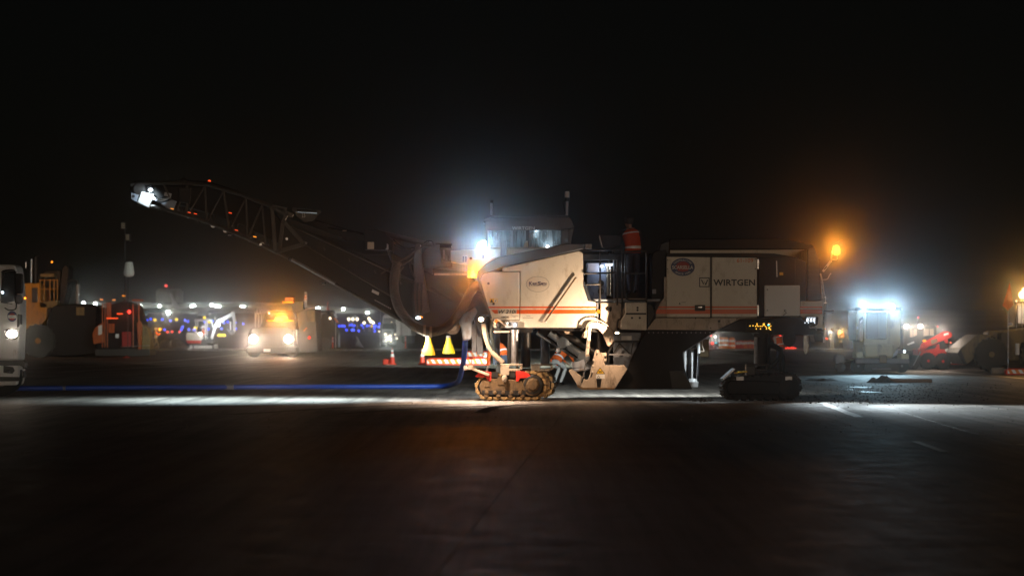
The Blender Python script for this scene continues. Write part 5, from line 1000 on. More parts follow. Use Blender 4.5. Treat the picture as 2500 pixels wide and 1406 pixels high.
g.pr('canopy_roof', 'white', [(474,782),(476,778),(500,776.5),(513,779),(513,783),(474,784)], -0.1, 1.45, 0.04)
g.bx('seat', 'dark', 480, 490, 798, 812, 0.3, 1.0)
bm2 = g.pr('boom', 'white', [(512,824),(516,828),(521,824),(533,789),(570,769),(569,760),(564,759),(527,781),(521,795)], 0.5, 0.85, 0.04)
g.pr('stick', 'white', [(564,760),(570,760),(574,783),(572,810),(567,812),(567,785)], 0.48, 0.88, 0.03); g.tb('boom_cylinder', 'chrome', [(520,826),(531,794)], 1.6, 0.35, bm2); g.tb('boom_cylinder', 'chrome', [(530,780),(562,762)], 1.4, 0.35, bm2); g.tb('bucket_cylinder', 'white', [(561,785),(562,806)], 1.8, 0.4)
g.pr('bucket', 'grey', [(552,804),(555,802),(562,808),(570,806),(570,814),(563,817)], 0.35, 1.0, 0.02)
g.em('work_lamp', 'e_warm', 489.5, 815, 3.0); g.light('SPOT', 491, 814, 160, (1,0.85,0.7), -0.4, P(478,835,ey-2), 140); g.em('boom_lamp', 'e_white', 533, 793, 2.6, 0.3); g.light('POINT', 533, 795, 150, (.85,.95,1), -0.1); g.em('beacon', 'e_taxi_yellow', 499.5, 775.5, 3.2); g.pr('blade', 'white', [(522,842),(527,840),(528,853),(523,853)], -0.2, 1.4)
person('operator in orange vest sitting under the mini excavator canopy', (X(493,ey), ey+0.7, S(852-822,ey)-0.42), -1.4, dict(pelvis=(0,0,.50), waist=(0,0,.68), chest=(0,0,.92), neck=(0,0,1.08), head=(0,.03,1.2), crown=(0,.02,1.29), nose=(0,.12,1.18), shl=(-.19,0,1.0), shr=(.19,0,1.0), ell=(-.25,.1,.75), elr=(.25,.1,.75), wrl=(-.2,.32,.72), wrr=(.2,.32,.72), hil=(-.1,.02,.5), knl=(-.12,.42,.52), anl=(-.12,.44,.1), tol=(-.12,.6,.06), hir=(.1,.02,.5), knr=(.12,.42,.52), anr=(.12,.44,.1), tor=(.12,.6,.06)), shirt='orange_fab', fingers=False)

# ------------------------------------------------------------------ truck with headlights
g = Bg('service_truck', 'service truck facing the camera with blazing headlights and amber light bars', 'truck', 668, GY(872))
g.pr('hood', 'dark', [(606,815),(612,802),(640,797),(700,797),(716,804),(718,850),(606,850)], 0, 1.6, 0.06); g.pr('cab', 'dark', [(628,802),(640,768),(648,758),(708,758),(716,770),(722,804)], 1.4, 3.0, 0.06); g.pr('windshield', 'dark_glass', [(638,797),(646,770),(704,770),(712,797)], 1.36, 1.42, 0.02)
g.bx('grille', 'dark', 636, 690, 812, 842, -0.04, 0.1); g.bx('bumper', 'dark', 602, 724, 846, 862, -0.2, 0.2, 0.04)
pl = g.bx('number_plate', 'decal_white', 644.5, 661, 851.5, 858.5, -0.24, -0.2, 0); 
for x in (613,706): g.wh(x+6, 856, 17, 0.35, 0.2, 'rubber', 'grey', 0.5, False)
g.pr('service_body', 'dark', [(716,762),(740,752),(763,752),(768,860),(716,862)], 2.5, 6, 0.05); g.bx('body_panel', 'yellow_dark', 741, 760, 758, 785, 2.46, 2.5); g.bx('roof_box', 'decal_orange', 688, 709, 725, 737, 2.0, 3.0); g.bx('hose_reel', 'dark', 700, 730, 735, 765, 3.2, 4.5)
for x in (616,624,631): g.tb('side_stack', 'steel', [(x,815),(x,752+(x-616)*.4)], 1.1, 1.8)
tpb = g.bx('amber_bar', 'e_amberstrip', 683, 709, 735.5, 739, 1.8, 1.95, 0); lbr = g.bx('light_bar', 'e_amber', 668, 698, 774, 783, 0.9, 1.2, 0.03); g.bx('light_bar_wing', 'e_amberstrip', 648, 712, 781.5, 784, 1.0, 1.1, 0)
g.light('POINT', 683, 776, 250, (1,0.33,0.02), 0.4, radius=0.25, par=lbr); g.light('SPOT', 683, 778, 520, (1,0.32,0.02), 0.6, Vector((0,-57,1.7)), 50, 1.0, 0.2, lbr)
for x in (618.5, 704):
    h_ = g.em('headlight', 'e_headlight', x, 827.5, 10, -0.06)
    g.light('SPOT', x, 827.5, 520, (1.0,0.76,0.55), -0.35, Vector((0,-57,1.0)), 50, 1.0, 0.15, h_)
g.em('side_marker', 'e_red', 755.5, 824, 3); g.tb('side_flag', 'decal_orange', [(742,808),(750,800)], 1.2, -0.2); g.em('marker_lamp', 'e_globe', 653, 764, 2.2, 1.0)
person('worker in dark coat standing on top of the service truck', (X(736,g.Y), g.Y+3, S(872-752,g.Y)), 2.6, dict(ell=(-.30,.1,1.2), wrl=(-.2,.3,1.3)), shirt='cloth_dark', legs='pale_cloth', vest='orange', hat='white', fingers=False, k=0.56)
# dark roller with flag
g = Bg('road_roller', 'dark unlit road roller with an orange and white flag behind the service truck', 'roller', 800, GY(853))
g.pr('body', 'black', [(778,850),(780,790),(786,766),(806,764),(816,790),(824,815),(824,848)], 0.5, 3); g.wh(795, 838, 15, 1.6, 0.3, 'dark', 'dark', 0.4, False); g.bx('canopy', 'black', 778, 812, 757, 763, 0.4, 2.5); g.tb('canopy_post', 'black', [(782,765),(782,800)], 1.2)
g.tb('mast', 'dark', [(801,764),(801,742)], 1.2); g.pr('mast_pennant', 'cone_red', [(797,757),(800.5,734),(804,757)], 0, 0.03, 0); MB().ball(P(801,763,g.Y), 0.2).build('mast_ball', 'black', g.o)
g.tb('flag_pole', 'reflect', [(820,850),(820,766)], 0.8, -0.2); g.pr('flag', 'barr_orange', [(820.5,776),(828,787),(822,788),(814,776)], -0.25, -0.23, 0); g.pr('flag_white', 'reflect', [(815,768),(821,765),(824,776),(820,777)], -0.25, -0.23, 0); g.em('lamp', 'e_globe', 806, 777, 2.6)
# lorry with white trailer
g = Bg('lorry', 'lorry with lit lamps pulling a tall white box trailer', 'lorry', 955, GY(848))
g.pr('trailer', 'white', [(930,772),(933,767),(977,767),(977,790),(977,820),(930,820)], 3, 14, 0.1); g.bx('trailer_side', 'white', 977.5, 1000, 774, 819, 3.2, 14)
g.pr('cab', 'grey', [(930,806),(931,790),(936,787),(960,787),(964,792),(965,836),(930,836)], 0.6, 2.8, 0.08); g.pr('windshield', 'dark_glass', [(932,803),(934,790),(960,790),(962,803)], 0.52, 0.6, 0.02); g.bx('hood', 'grey', 934, 962, 806, 836, -0.6, 0.6, 0.1); g.bx('grille', 'dark', 940, 956, 808, 828, -0.64, -0.58)
for x in (936,960): g.wh(x, 839, 8.5, 0.5, 0, 'rubber', 'grey', 0.5, False)
g.bx('bumper', 'chrome', 932, 966, 834, 840, -0.75, -0.6); g.bx('trailer_chassis', 'dark', 977, 1000, 820, 838, 4, 12); g.bx('air_deflector', 'grey', 934, 962, 776, 788, 1.2, 3)
for x,y,r in ((942,816,2.6),(953.5,819,2.2),(944,830,2.4),(955.5,832,2),(970,826,2.2),(966,816,1.6),(927,809,1.8),(957,786.5,1.0)): g.em('lamp', 'e_globe', x, y, r, -0.8)
g.tb('mast', 'steel', [(929,845),(930,755)], 0.9, -0.5)
g.light('SPOT', 950, 824, 200, (0.95,1,0.9), -1.2, Vector((X(1040,80), 80, 0)), 95, 0.9, 0.2)
# traffic cones
def cone(px, py, hpx, label):
    Yc = GY(py); h_ = S(hpx,Yc); t = thing('traffic_cone', label, 'traffic cone', (X(px,Yc), Yc, 0), 'traffic cones on the apron')
    MB().box(-.2,.2,-.2,.2,0,.05).build('base', 'cone_red', t, 0.01, local=True); b = MB().lathe((0,0,0.05), [(.15,0),(.135,.05),(.035,h_-.06),(.02,h_-.05)], 18).build('cone', 'cone_red', t, smooth=True, local=True)
    for f0,f1 in ((.42,.62),(.72,.88)):
        r = lambda f: .145-(.11)*f+.004; MB().lathe((0,0,0.05), [(r(f0),h_*f0),(r(f1),h_*f1)], 18).build('collar', 'reflect', b, smooth=True, local=True)
cone(957.5, 890, 39, 'red traffic cone with white collars standing alone beside a red block'); cone(1031, 890, 40, 'red traffic cone half hidden by the hanging sleeve, at the barricade end'); cone(1184, 890, 22, 'red traffic cone at the far end of the striped barricade'); cone(1136, 871, 14, 'small red traffic cone behind the blue hose')
yb = GY(890); tag(MB().pbox(934,950,876,891,yb,yb+0.5).build('sand_bag_block', 'cone_red', None, 0.06), 'red block lying next to the single traffic cone', 'barrier block')
def barricade(px0, px1, top, bot, label, nst=7, Yb=None, ends=True):
    Yb = GY(bot) if Yb is None else Yb; t = thing('barricade', label, 'barricade', (X((px0+px1)/2,Yb), Yb, 0), 'low striped airfield barricades'); hgt = S(bot-top,Yb); x0, x1 = X(px0,Yb), X(px1,Yb)
    MB().box(x0,x1,Yb,Yb+0.35,0,hgt*.86).build('base', 'cone_red', t, 0.03); MB().box(x0+.1,x1-.1,Yb+.1,Yb+.3,hgt*.86,hgt).build('top_ridge', 'cone_red', t, 0.03)
    zb, zt = hgt*.22, hgt*.80; wst = (x1-x0)/nst
    MB().box(x0+.06,x1-.06,Yb-.012,Yb+.01,zb,zt).build('white_board', 'reflect', t)
    for i in range(nst):
        a = x0+.06+i*wst; b = a+wst*.5; sl = wst*.35
        q = [(max(x0+.06,min(x1-.06,x)), z) for x, z in ((a+sl,zb),(b+sl,zb),(b,zt),(a,zt))]
        MB().add([(x,Yb-.017,z) for x,z in q]+[(x,Yb-.013,z) for x,z in q], [(0,1,2,3),(7,6,5,4)]+[(k,k+4,(k+1)%4+4,(k+1)%4) for k in range(4)]).build('orange_stripe', 'barr_orange', t)
barricade(1040, 1152, 874, 891, 'long orange and white striped barricade near the cones', 7); barricade(1132, 1198, 857, 873, 'short striped barricade behind the blue hose, farther back', 5); barricade(1150, 1196, 873, 891, 'plain red end section of barricade under the machine nose', 3)
barricade(2456, 2540, 899, 915, 'striped barricade at the wheel loader, cut off by the picture edge', 5); tag(MB().lathe((X(2437,GY(914)), GY(914), 0.13), [(.12,-.24),(.14,-.15),(.14,.15),(.12,.24)], 14, 'X').build('sand_bag', 'hose_grey', None, smooth=True), 'grey sausage-shaped sandbag lying at the barricade end', 'sandbag')
# ------------------------------------------------------------------ right side machines
g = Bg('broom_tractor', 'pale yellow cab tractor with two blinding white roof lamps', 'tractor', 2140, GY(911))
g.pr('cab_shell', 'pale', [(2090,762),(2096,754),(2196,754),(2200,762),(2200,842),(2178,870),(2104,870),(2102,832),(2090,832)], 0.12, 2.2, 0.05)
fr = MB(); 
g.pr('cab_front', 'pale', [(2108,760),(2173,760),(2173,834),(2180,842),(2178,874),(2106,874),(2102,842),(2108,833)], 0.0, 0.12, 0.03)
g.pr('windshield', 'dark_glass', [(2115,762),(2165,762),(2166,824),(2163,828),(2118,828),(2114,824)], -0.02, 0.02, 0.015); g.bx('wiper_panel', 'dark', 2143, 2146, 764, 824, -0.035, -0.02)
g.pr('side_window', 'mirror_back', [(2098,778),(2108,772),(2108,826),(2104,832),(2098,832)], 0.08, 0.11, 0.01); g.bx('side_bracket', 'white', 2089, 2096, 797, 804, 0, 0.1); g.pr('mirror_blade', 'reflect', [(2099,785),(2105,779),(2104,784),(2100,789)], -0.1, -0.07, 0)
g.pr('hood', 'pale', [(2103,838),(2178,838),(2176,873),(2108,873)], -0.5, 0.0, 0.06)
g.bx('beam', 'grey', 2083, 2213, 874.5, 886, -0.7, -0.5); g.bx('yellow_box', 'yellow_dark', 2140, 2158, 866, 885, -0.75, -0.69)
for a in ([(2083,859),(2100,859),(2102,873),(2084,873)],[(2193,863),(2211,863),(2213,877),(2192,877)]): g.pr('fender', 'pale_light', a, -0.7, 0.3, 0.03)
g.wh(2094, 893, 17, 0.35, -0.2, 'rubber', 'grey', 0.5, False); g.wh(2200, 893, 17, 0.35, -0.2, 'rubber', 'grey', 0.5, False); g.bx('underframe', 'dark', 2108, 2192, 886, 906, -0.3, 1.4); g.bx('step', 'grey', 2126, 2171, 898, 902, -0.5, -0.2)
g.tb('cab_rail', 'pale', [(2090,832),(2090,765)], 1.2, 0.0); g.bx('roof', 'dark', 2088, 2202, 750, 758, 0, 2.2)
for x,y in ((2109,746),(2178.5,748.5)):
    h_ = MB().lathe(P(x,y,g.Y)+Vector((0,0,0)), [(S(8,g.Y),-0.02),(S(8.5,g.Y),0.05),(S(5,g.Y),0.16)], 16, 'Y').build('roof_lamp', 'black', g.o); g.em('lens', 'e_white', x, y, 6.5, -0.03, h_)
    g.light('SPOT', x, y, 700, (0.55,0.84,1.0), -0.14, Vector((X(x,g.Y)-0.6, g.Y-9, -0.5)), 60, 1.0, 0.12, h_); g.light('SPOT', x, y, 95, (0.36,0.72,1.0), -0.14, Vector((0,-57,1.7)), 44, 1.0, 0.12, h_)
g.pr('brush_guard', 'grey', [(2040,880),(2046,864),(2058,862),(2066,872),(2066,886),(2044,888)], 0.2, 1.0, 0.06); g.wh(2055, 897, 12, 0.6, 0.2, 'dark', 'dark', 0.4, False); g.tb('tow_bar', 'dark', [(2060,880),(2085,878)], 2.0, 0.4)
g = Bg('crew_van', 'dark van with one pale side window between the tractor and the skid steer', 'van', 2190, 52)
g.pr('body', 'dark', [(2168,796),(2174,790),(2206,792),(2212,838),(2214,872),(2166,872)], 0, 2, 0.05); g.pr('window', 'bluegrey', [(2181,802),(2204,802),(2204,834),(2180,834)], -0.02, 0.02, 0.03); g.pr('side_panel', 'white', [(2176,845),(2192,843),(2192,852),(2176,853)], -0.02, 0.02, 0); g.pr('side_panel', 'white', [(2176,856),(2192,854),(2191,866),(2178,872)], -0.02, 0.02, 0); g.em('tail_lamp', 'e_redstrip', 2199, 842.5, 4, -0.05, None, 1.3); g.wh(2176, 878, 11, 0.3, 0, 'rubber', 'grey', 0.5, False); g.wh(2206, 878, 11, 0.3, 0, 'rubber', 'grey', 0.5, False)
# skid steer
g = Bg('skid_steer', 'red skid steer loader with its lift arm down and warm work lamps', 'skid steer', 2280, GY(902))
g.pr('cab', 'dark', [(2208,800),(2214,794),(2286,794),(2290,800),(2290,816),(2252,832),(2247,853),(2208,853)], 0.35, 1.5, 0.03)
for pts in ([(2225,803),(2242,803),(2242,818),(2230,823),(2225,823)],[(2259,803),(2283,803),(2283,819),(2258,820)]): g.pr('cab_window', 'e_cabglow', pts, 0.32, 0.36, 0.01)
for x in (2231,2271): g.bx('window_bar', 'dark', x, x+1.6, 802, 822, 0.28, 0.32)
for x in (2214.7,2249):
    h_ = g.em('work_lamp', 'e_warm', x, 796.5, 5.0, 0.2, None, 1.2); g.light('SPOT', x, 797, 90, (1,0.80,0.60), -0.05, Vector((0,-57,0)), 90, 1.0, 0.1, h_)
g.pr('lift_arm', 'red', [(2244,852),(2250,838),(2280,822),(2300,811),(2312,808),(2322,811),(2325,818),(2322,824),(2312,828),(2288,837),(2268,846),(2256,853)], -0.05, 0.2, 0.03)
g.pr('arm_label', 'yellow_dark', [(2272,830),(2287,826),(2288,834),(2274,840)], -0.07, -0.04, 0); g.pr('arm_label', 'decal_white', [(2303,815),(2315,811),(2316,816),(2304,820)], -0.07, -0.04, 0)
g.pr('arm_link', 'red', [(2304,826),(2314,824),(2315,838),(2308,838)], -0.02, 0.15, 0.02); g.pr('body', 'red', [(2243,850),(2262,846),(2300,838),(2318,838),(2322,860),(2320,888),(2250,888),(2243,870)], 0.15, 1.5, 0.04)
g.pr('body_recess', 'dark', [(2258,854),(2272,845),(2288,843),(2284,850)], 0.1, 0.16, 0.01); g.pr('engine_bay', 'dark', [(2294,834),(2318,832),(2318,852),(2296,852)], 0.1, 0.2, 0.01); g.pr('engine_badge', 'decal_white', [(2308,852),(2316,850),(2314,858),(2309,858)], 0.08, 0.1, 0)
g.wh(2266, 881, 20, 0.35, -0.05, 'rubber', 'red', 0.5); g.wh(2302, 882, 20, 0.35, -0.05, 'rubber', 'red', 0.5)
g.pr('bucket', 'dark', [(2225,900),(2232,880),(2244,866),(2248,870),(2244,890),(2236,903)], -0.1, 1.7, 0.02); g.tb('bucket_link', 'steel', [(2246,858),(2228,892)], 1.2, -0.15); g.tb('warning_mast', 'dark', [(2247,794),(2247,777)], 0.6, 0.6); g.em('warning_lamp', 'e_red', 2247.5, 775, 1.8, 0.6); g.em('warning_lamp', 'e_red', 2292, 797, 1.3, 0.3)
g.light('POINT', 2290, 800, 60, (1,0.82,0.66), -1.0)  # added fill in front of the lift arm, no lamp sits there
g.em('tail_reflector', 'e_amberstrip', 2256, 832, 3.0, -0.1, None, 1.6); g.em('tail_reflector', 'e_redstrip', 2320, 836, 2.4); g.em('headlamp', 'e_dim', 2210, 858, 3.0, 0.2); g.pr('cab_decal', 'decal_white', [(2217,840),(2234,833),(2236,837),(2220,843)], 0.32, 0.35, 0)  # tail reflectors carry their shine as emission
# wheel loader
g = Bg('wheel_loader', 'big muddy wheel loader with lowered bucket and amber roof lamps', 'wheel loader', 2440, GY(907))
g.pr('bucket', 'yellow_dark', [(2344,851),(2360,838),(2388,816),(2420,817),(2420,830),(2400,838),(2384,858),(2374,880),(2362,889),(2352,884)], 0.0, 2.6, 0.04); g.pr('bucket_lip', 'dark', [(2338,862),(2345,850),(2362,888),(2354,890)], 0.0, 2.6, 0.02)
g.pr('lift_arm', 'yellow_dark', [(2418,812),(2430,806),(2450,808),(2456,840),(2440,870),(2426,840)], 0.6, 1.6, 0.04); g.pr('engine_hood', 'yellow_dark', [(2450,806),(2540,800),(2560,880),(2456,880)], 0.4, 2.2, 0.05)
g.wh(2419, 865, 40, 0.6, -0.2, 'rubber', 'yellow_dark', 0.42); g.wh(2530, 865, 40, 0.6, -0.2, 'rubber', 'yellow_dark', 0.42); g.bx('fender', 'dark', 2442, 2460, 812, 890, -0.1, 0.6)
g.pr('cab', 'dark', [(2484,800),(2484,736),(2560,732),(2560,800)], 0.5, 2.0, 0.04); g.bx('cab_window', 'dark_glass', 2490, 2545, 742, 790, 0.46, 0.5)
for x in (2480,2494): g.tb('handrail', 'steel', [(x,806),(x,738)], 1.0, -0.1)
g.bx('step_plate', 'white', 2477, 2486, 838, 866, -0.25, -0.1); g.em('hood_lamp', 'reflect', 2466, 791, 4, -0.1, None, 1.5); g.em('rail_lamp', 'e_globe', 2480, 735, 1.8); 
for x,y,r in ((2498,720,8),(2504,708,5)):
    h_ = g.em('roof_lamp', 'e_warmlamp', x, y, r, 0.2); g.light('SPOT', x, y+1, 230 if r > 6 else 100, (1,0.48,0.12), -0.15, Vector((0,-57,1.7)), 50, 1.0, 0.12, h_)
fy = g.Y-1.2
fo = thing('warning_flag', 'orange triangular warning flag on a thin pole in front of the wheel loader', 'flag', (X(2461,fy), fy, 0)); MB().tube([P(2461,905,fy), P(2461.5,790,fy), P(2465,686,fy)], 0.018, 8).build('pole', 'steel', fo)
m = MB(); a, b, c, d_, e_ = P(2465,690,fy-.03), P(2448,746,fy-.12), P(2461,759,fy-.03), P(2474,744,fy+.10), P(2462,722,fy-.10)
m.add([a,b,c,d_,e_], [(0,1,4),(1,2,4),(2,3,4),(3,0,4)]); fg = m.build('flag_cloth', 'orange_fab', fo); sol = fg.modifiers.new('cloth', 'SOLIDIFY'); sol.thickness = 0.006
g = Bg('parked_pickup', 'bluish pickup parked far behind the loader bucket', 'pickup', 2334, 75); g.pr('body', 'console', [(2318,850),(2324,842),(2346,842),(2352,852),(2368,854),(2368,872),(2318,872)], 0, 1.8, 0.05); g.em('lamp', 'e_globe', 2331, 866, 1.5); g.pr('window', 'dark_glass', [(2326,850),(2329,844),(2344,844),(2347,850)], -0.02, 0.02, 0.01); g.wh(2326, 873, 5.5, 0.3, 0, 'rubber', 'grey', 0.5, False); g.wh(2358, 873, 5.5, 0.3, 0, 'rubber', 'grey', 0.5, False)
barricade(2318, 2358, 876, 890, 'short dull red barricade in front of the parked pickup', 3)

# ------------------------------------------------------------------ far midground seen under the machine
def far_thing(name, label, cat, px, py, build, group=None):
    Yf = GY(py); t = thing(name, label, cat, (X(px,Yf), Yf, 0), group); build(t, Yf); return t
def barrel(t, Yf):
    MB().lathe((0,0,0), [(.34,0),(.34,.08),(.28,.09),(.27,.5),(.25,.52),(.24,.95),(.1,1.0)], 16).build('barrel', 'barr_orange', t, smooth=True, local=True)
    for z in (.3,.7): MB().lathe((0,0,z), [(.285-z*.03,-.09),(.285-z*.03,.09)], 16).build('band', 'reflect', t, local=True)
for px, py, l in ((1763,851,'closest to the milling drum'),(1771,851,'second from the milling drum'),(1787,853,'third from the milling drum, standing apart')): far_thing('traffic_barrel', 'orange banded traffic barrel under the machine, '+l, 'traffic barrel', px, py, barrel, 'traffic barrels')
rnd = random.Random(5)
for k in range(11):
    px = 1796+k*4.4
    def dpost(t, Yf): MB().lathe((0,0,0), [(.14,0),(.14,.04),(.055,.05),(.05,.7),(.02,.74)], 10).build('post', 'cone_red' if rnd.random()>.3 else 'barr_orange', t, smooth=True, local=True); MB().lathe((0,0,.5), [(.058,-.1),(.058,.1)], 10).build('band', 'reflect', t, local=True)
    far_thing('delineator_post', 'small red delineator in the far row between the machine legs', 'delineator', px, 852+rnd.uniform(-1,1), dpost, 'far row of red delineators')
# lamps over this far row
def lamppost(px, py, top, mat_, col, pw, label, r=2.4, cat='lamp'):
    Yf = GY(py); t = thing('small_lamp', label, cat, (X(px,Yf), Yf, 0)); MB().cyl((X(px,Yf),Yf,0), P(px,top,Yf), 0.04).build('post', 'dark', t); MB().ball(P(px,top,Yf), S(r,Yf)).build('bulb', mat_, t)
    if pw: lamp('bulb_light', 'POINT', P(px,top,Yf)+Vector((0,-.2,0)), pw, col, t, radius=0.15)
lamppost(1746, 850, 822, 'e_globe', (1,.95,.85), 120, 'white lamp on a post beyond the milling drum'); lamppost(1735.5, 850, 819, 'e_red', (1,.05,.05), 0, 'tiny red lamp beside the white post lamp', 1.8); lamppost(1739, 853, 838, 'e_red', (1,.1,.05), 12, 'low red lamp in front of the white post lamp', 2.6); lamppost(1748, 852, 837, 'e_cyan', (0,1,1), 0, 'tiny green-blue lamp below the white post lamp', 1.4)
lamppost(2050.5, 853, 811, 'e_amber', (1,.5,.1), 180, 'amber lamp on a post left of the pale tractor', 2.8); lamppost(2027, 853, 809.5, 'e_globe', (1,1,.9), 90, 'white lamp on a post behind the ladder', 2.0); lamppost(2018, 853, 826.6, 'e_red', (1,.05,.05), 0, 'tiny red lamp right behind the ladder', 2.0); lamppost(1903.6, 853, 820, 'e_red', (1,.05,.05), 14, 'red lamp above the far worker behind the rear leg', 3.0)
fy2 = GY(852)
person('far worker in pale overalls standing behind the rear ladder', (X(2031,fy2), fy2, 0), 0.4, {}, shirt='pale_cloth', legs='pale_cloth', vest='pale_cloth', fingers=False); person('far worker in orange standing beside the amber lamp', (X(2053,fy2), fy2, 0), -0.5, {}, shirt='orange_fab', vest='orange_fab', legs='cloth_dark', fingers=False)
person('far worker in red vest seen between rear leg and hanging mirrors', (X(1904,40), 40, 0), 0.8, dict(waist=(0,.05,1.08), chest=(0,.14,1.30), neck=(0,.2,1.45), head=(0,.26,1.55), crown=(0,.27,1.64), nose=(0,.36,1.52), shl=(-.19,.15,1.36), shr=(.19,.15,1.36)), shirt='pale_cloth', vest='orange_fab', fingers=False)
rb = thing('marker_string', 'string of low red marker lights on the ground behind the rear leg', 'marker lights', (X(1930,GY(853)), GY(853), 0))
for k in range(6): MB().ball(P(1919+k*4.6, 850+rnd.uniform(-.6,.6), GY(853)), 0.06).build('marker_light', 'e_red', rb)
MB().tube([P(1917,851,GY(853)), P(1944,851,GY(853))], 0.02).build('cord', 'dark', rb)

# portable light tower standing hidden behind the machine body, lighting the ground there
ltY = 44.0; lt = thing('light_tower', 'portable light tower standing behind the milling machine body', 'light tower', (X(1500,ltY), ltY, 0))
MB().box(X(1500,ltY)-.6, X(1500,ltY)+.6, ltY-.5, ltY+.5, .25, .95).build('generator', 'pale', lt, 0.05); MB().cyl((X(1500,ltY),ltY,.9), (X(1500,ltY),ltY,3.4), 0.05).build('mast', 'steel', lt)
for k in (-1, 1): MB().lathe((X(1500,ltY)+k*.62, ltY-.1, .28), [(.2,0),(.28,.03),(.28,.17),(.2,.2)], 16, 'Y').build('wheel', 'rubber', lt)
lh = MB().box(X(1500,ltY)-.5, X(1500,ltY)+.5, ltY-.1, ltY+.1, 3.3, 3.55).build('lamp_bar', 'black', lt, 0.02)
lamp('tower_light', 'SPOT', (X(1500,ltY)-.5, ltY-.1, 3.42), 22000, (0.86,1.0,0.90), lh, (X(1080,58), 57, 1.0), 64, 1.0, 0.12); lamp('tower_light', 'SPOT', (X(1500,ltY)-.3, ltY+.15, 3.42), 60000, (0.86,1.0,0.88), lh, (X(1030,120), 122, 0.6), 60, 1.0, 0.12)
# ------------------------------------------------------------------ airfield far behind
HYF = 360.0
def fz(Y): return terrain_z(Y)
hg = thing('hangar', 'long low pale hangar across the airfield under its wall lamps', 'hangar', (X(640,HYF), HYF, fz(HYF)))
MB().prism([(-60,746),(340,743),(590,741),(700,745),(900,757),(915,760),(915,800),(-60,800)], HYF, HYF+20).build('wall', 'hangar', hg, 0.3); MB().prism([(-60,741.5),(340,738.5),(590,737),(700,741),(915,756),(915,760),(900,758),(700,746),(590,742),(340,744),(-60,747)], HYF-0.15, HYF+25).build('roof', 'hangar_dark', hg)
for k in range(9): MB().pbox(440+k*48, 474+k*48, 757+max(0,k-4)*1.6, 786, HYF-0.12, HYF+0.2).build('door', 'hangar_dark', hg)
for px, py in ((343,748),(389,747.5),(468,748),(473,747),(517,745),(528,748.5),(535,748.5),(590,750),(595,750),(776,753),(838,755),(897,764),(232,742),(204,740)):
    f_ = MB().lathe(P(px,py-3,HYF-1), [(0.1,0),(0.26,-.13),(0.22,-.3)], 12).build('wall_lamp', 'e_far', None); tag(f_, 'bright wall lamp glaring on the far hangar front', 'wall lamp', 'hangar wall lamps'); MB().cyl(P(px,py-3,HYF-1), P(px,py-4,HYF), 0.06).build('lamp_bracket', 'dark', f_)
    if px not in (473,535,595): lamp('wall_light', 'POINT', P(px,py,HYF-7), 36, (0.93,1.0,0.80), f_, radius=0.25)
tw = thing('tower_block', 'grey windowless tower block with one red roof beacon', 'building', (X(406,HYF), HYF+27, fz(HYF+27))); MB().prism([(380,707),(433,707),(433,760),(380,760)], HYF+27, HYF+35).build('wall', 'hangar', tw, 0.3); MB().prism([(384,704.5),(429,704.5),(429,707),(384,707)], HYF+28, HYF+34, HYF+27).build('parapet', 'hangar', tw); MB().cyl(P(405.5,705,HYF+28), P(405.5,699,HYF+28), 0.07).build('beacon_mast', 'dark', tw); MB().ball(P(405.5,697.5,HYF+28), 0.2).build('roof_beacon', 'e_red', tw)
AY = 316.0
def airliner(label, nose, tail, yc, rpx, fin, mat_, Y, tailmat=None):
    t = thing('airliner', label, 'airliner', (X((nose+tail)/2,Y), Y, fz(Y))); n = 14; pts = []; rr = []
    for i in range(n+1): u = i/n; pts.append(P(tail+(nose-tail)*u, yc-(1-min(1,u*3.2))*rpx*0.7, Y)); rr.append(S(rpx,Y)*max(.08, min(1,(u*3.4)**.7, ((1-u)*7)**.55)))
    MB().tube(pts, rr, 14).build('fuselage', mat_, t, smooth=True); s = 1 if nose > tail else -1
    MB().prism(fin, Y-.2, Y+.2, Y).build('tail_fin', tailmat or mat_, t); q = P(tail+s*60, yc+2, Y)
    MB().add([q+Vector((-s*1.1,-.3,0)), q+Vector((s*1.9,-.3,0)), q+Vector((-s*1.9,-6,.3)), q+Vector((-s*3,-6,.3)), q+Vector((-s*1.1,-.3,.18)), q+Vector((s*1.9,-.3,.18)), q+Vector((-s*1.9,-6,.4)), q+Vector((-s*3,-6,.4))], [(0,1,2,3),(7,6,5,4),(0,4,5,1),(1,5,6,2),(2,6,7,3),(3,7,4,0)]).build('wing', mat_, t)
    MB().add([P(tail+s*4,yc-2,Y)+Vector((0,-.2,0)), P(tail+s*16,yc-2,Y)+Vector((0,-.2,0)), P(tail-s*2,yc-3,Y)+Vector((0,-2.3,0)), P(tail-s*6,yc-3,Y)+Vector((0,-2.3,0))], [(0,1,2,3)]).build('tailplane', mat_, t)
    MB().lathe(P(tail+s*72,yc+7,Y-2.5), [(.38,-.75),(.45,-.4),(.45,.4),(.3,.75)], 14, 'X').build('engine', mat_, t, smooth=True)
    for k in (.3,.85):
        p = P(tail+(nose-tail)*k,yc,Y); MB().cyl(p, (p.x,p.y,fz(Y)), 0.09).build('landing_gear', 'dark', t)
airliner('white airliner with tall tail fin parked before the hangar', 660, 424, 757, 8, [(414,716),(418,716),(428,735),(438,750),(424,752)], 'plane_white', AY); airliner('dark green tailed airliner parked beyond the paver', 330, 420, 757, 7, [(395,752),(414,748),(420,741),(424,742),(416,756)], 'plane_green', AY-20, 'plane_white')
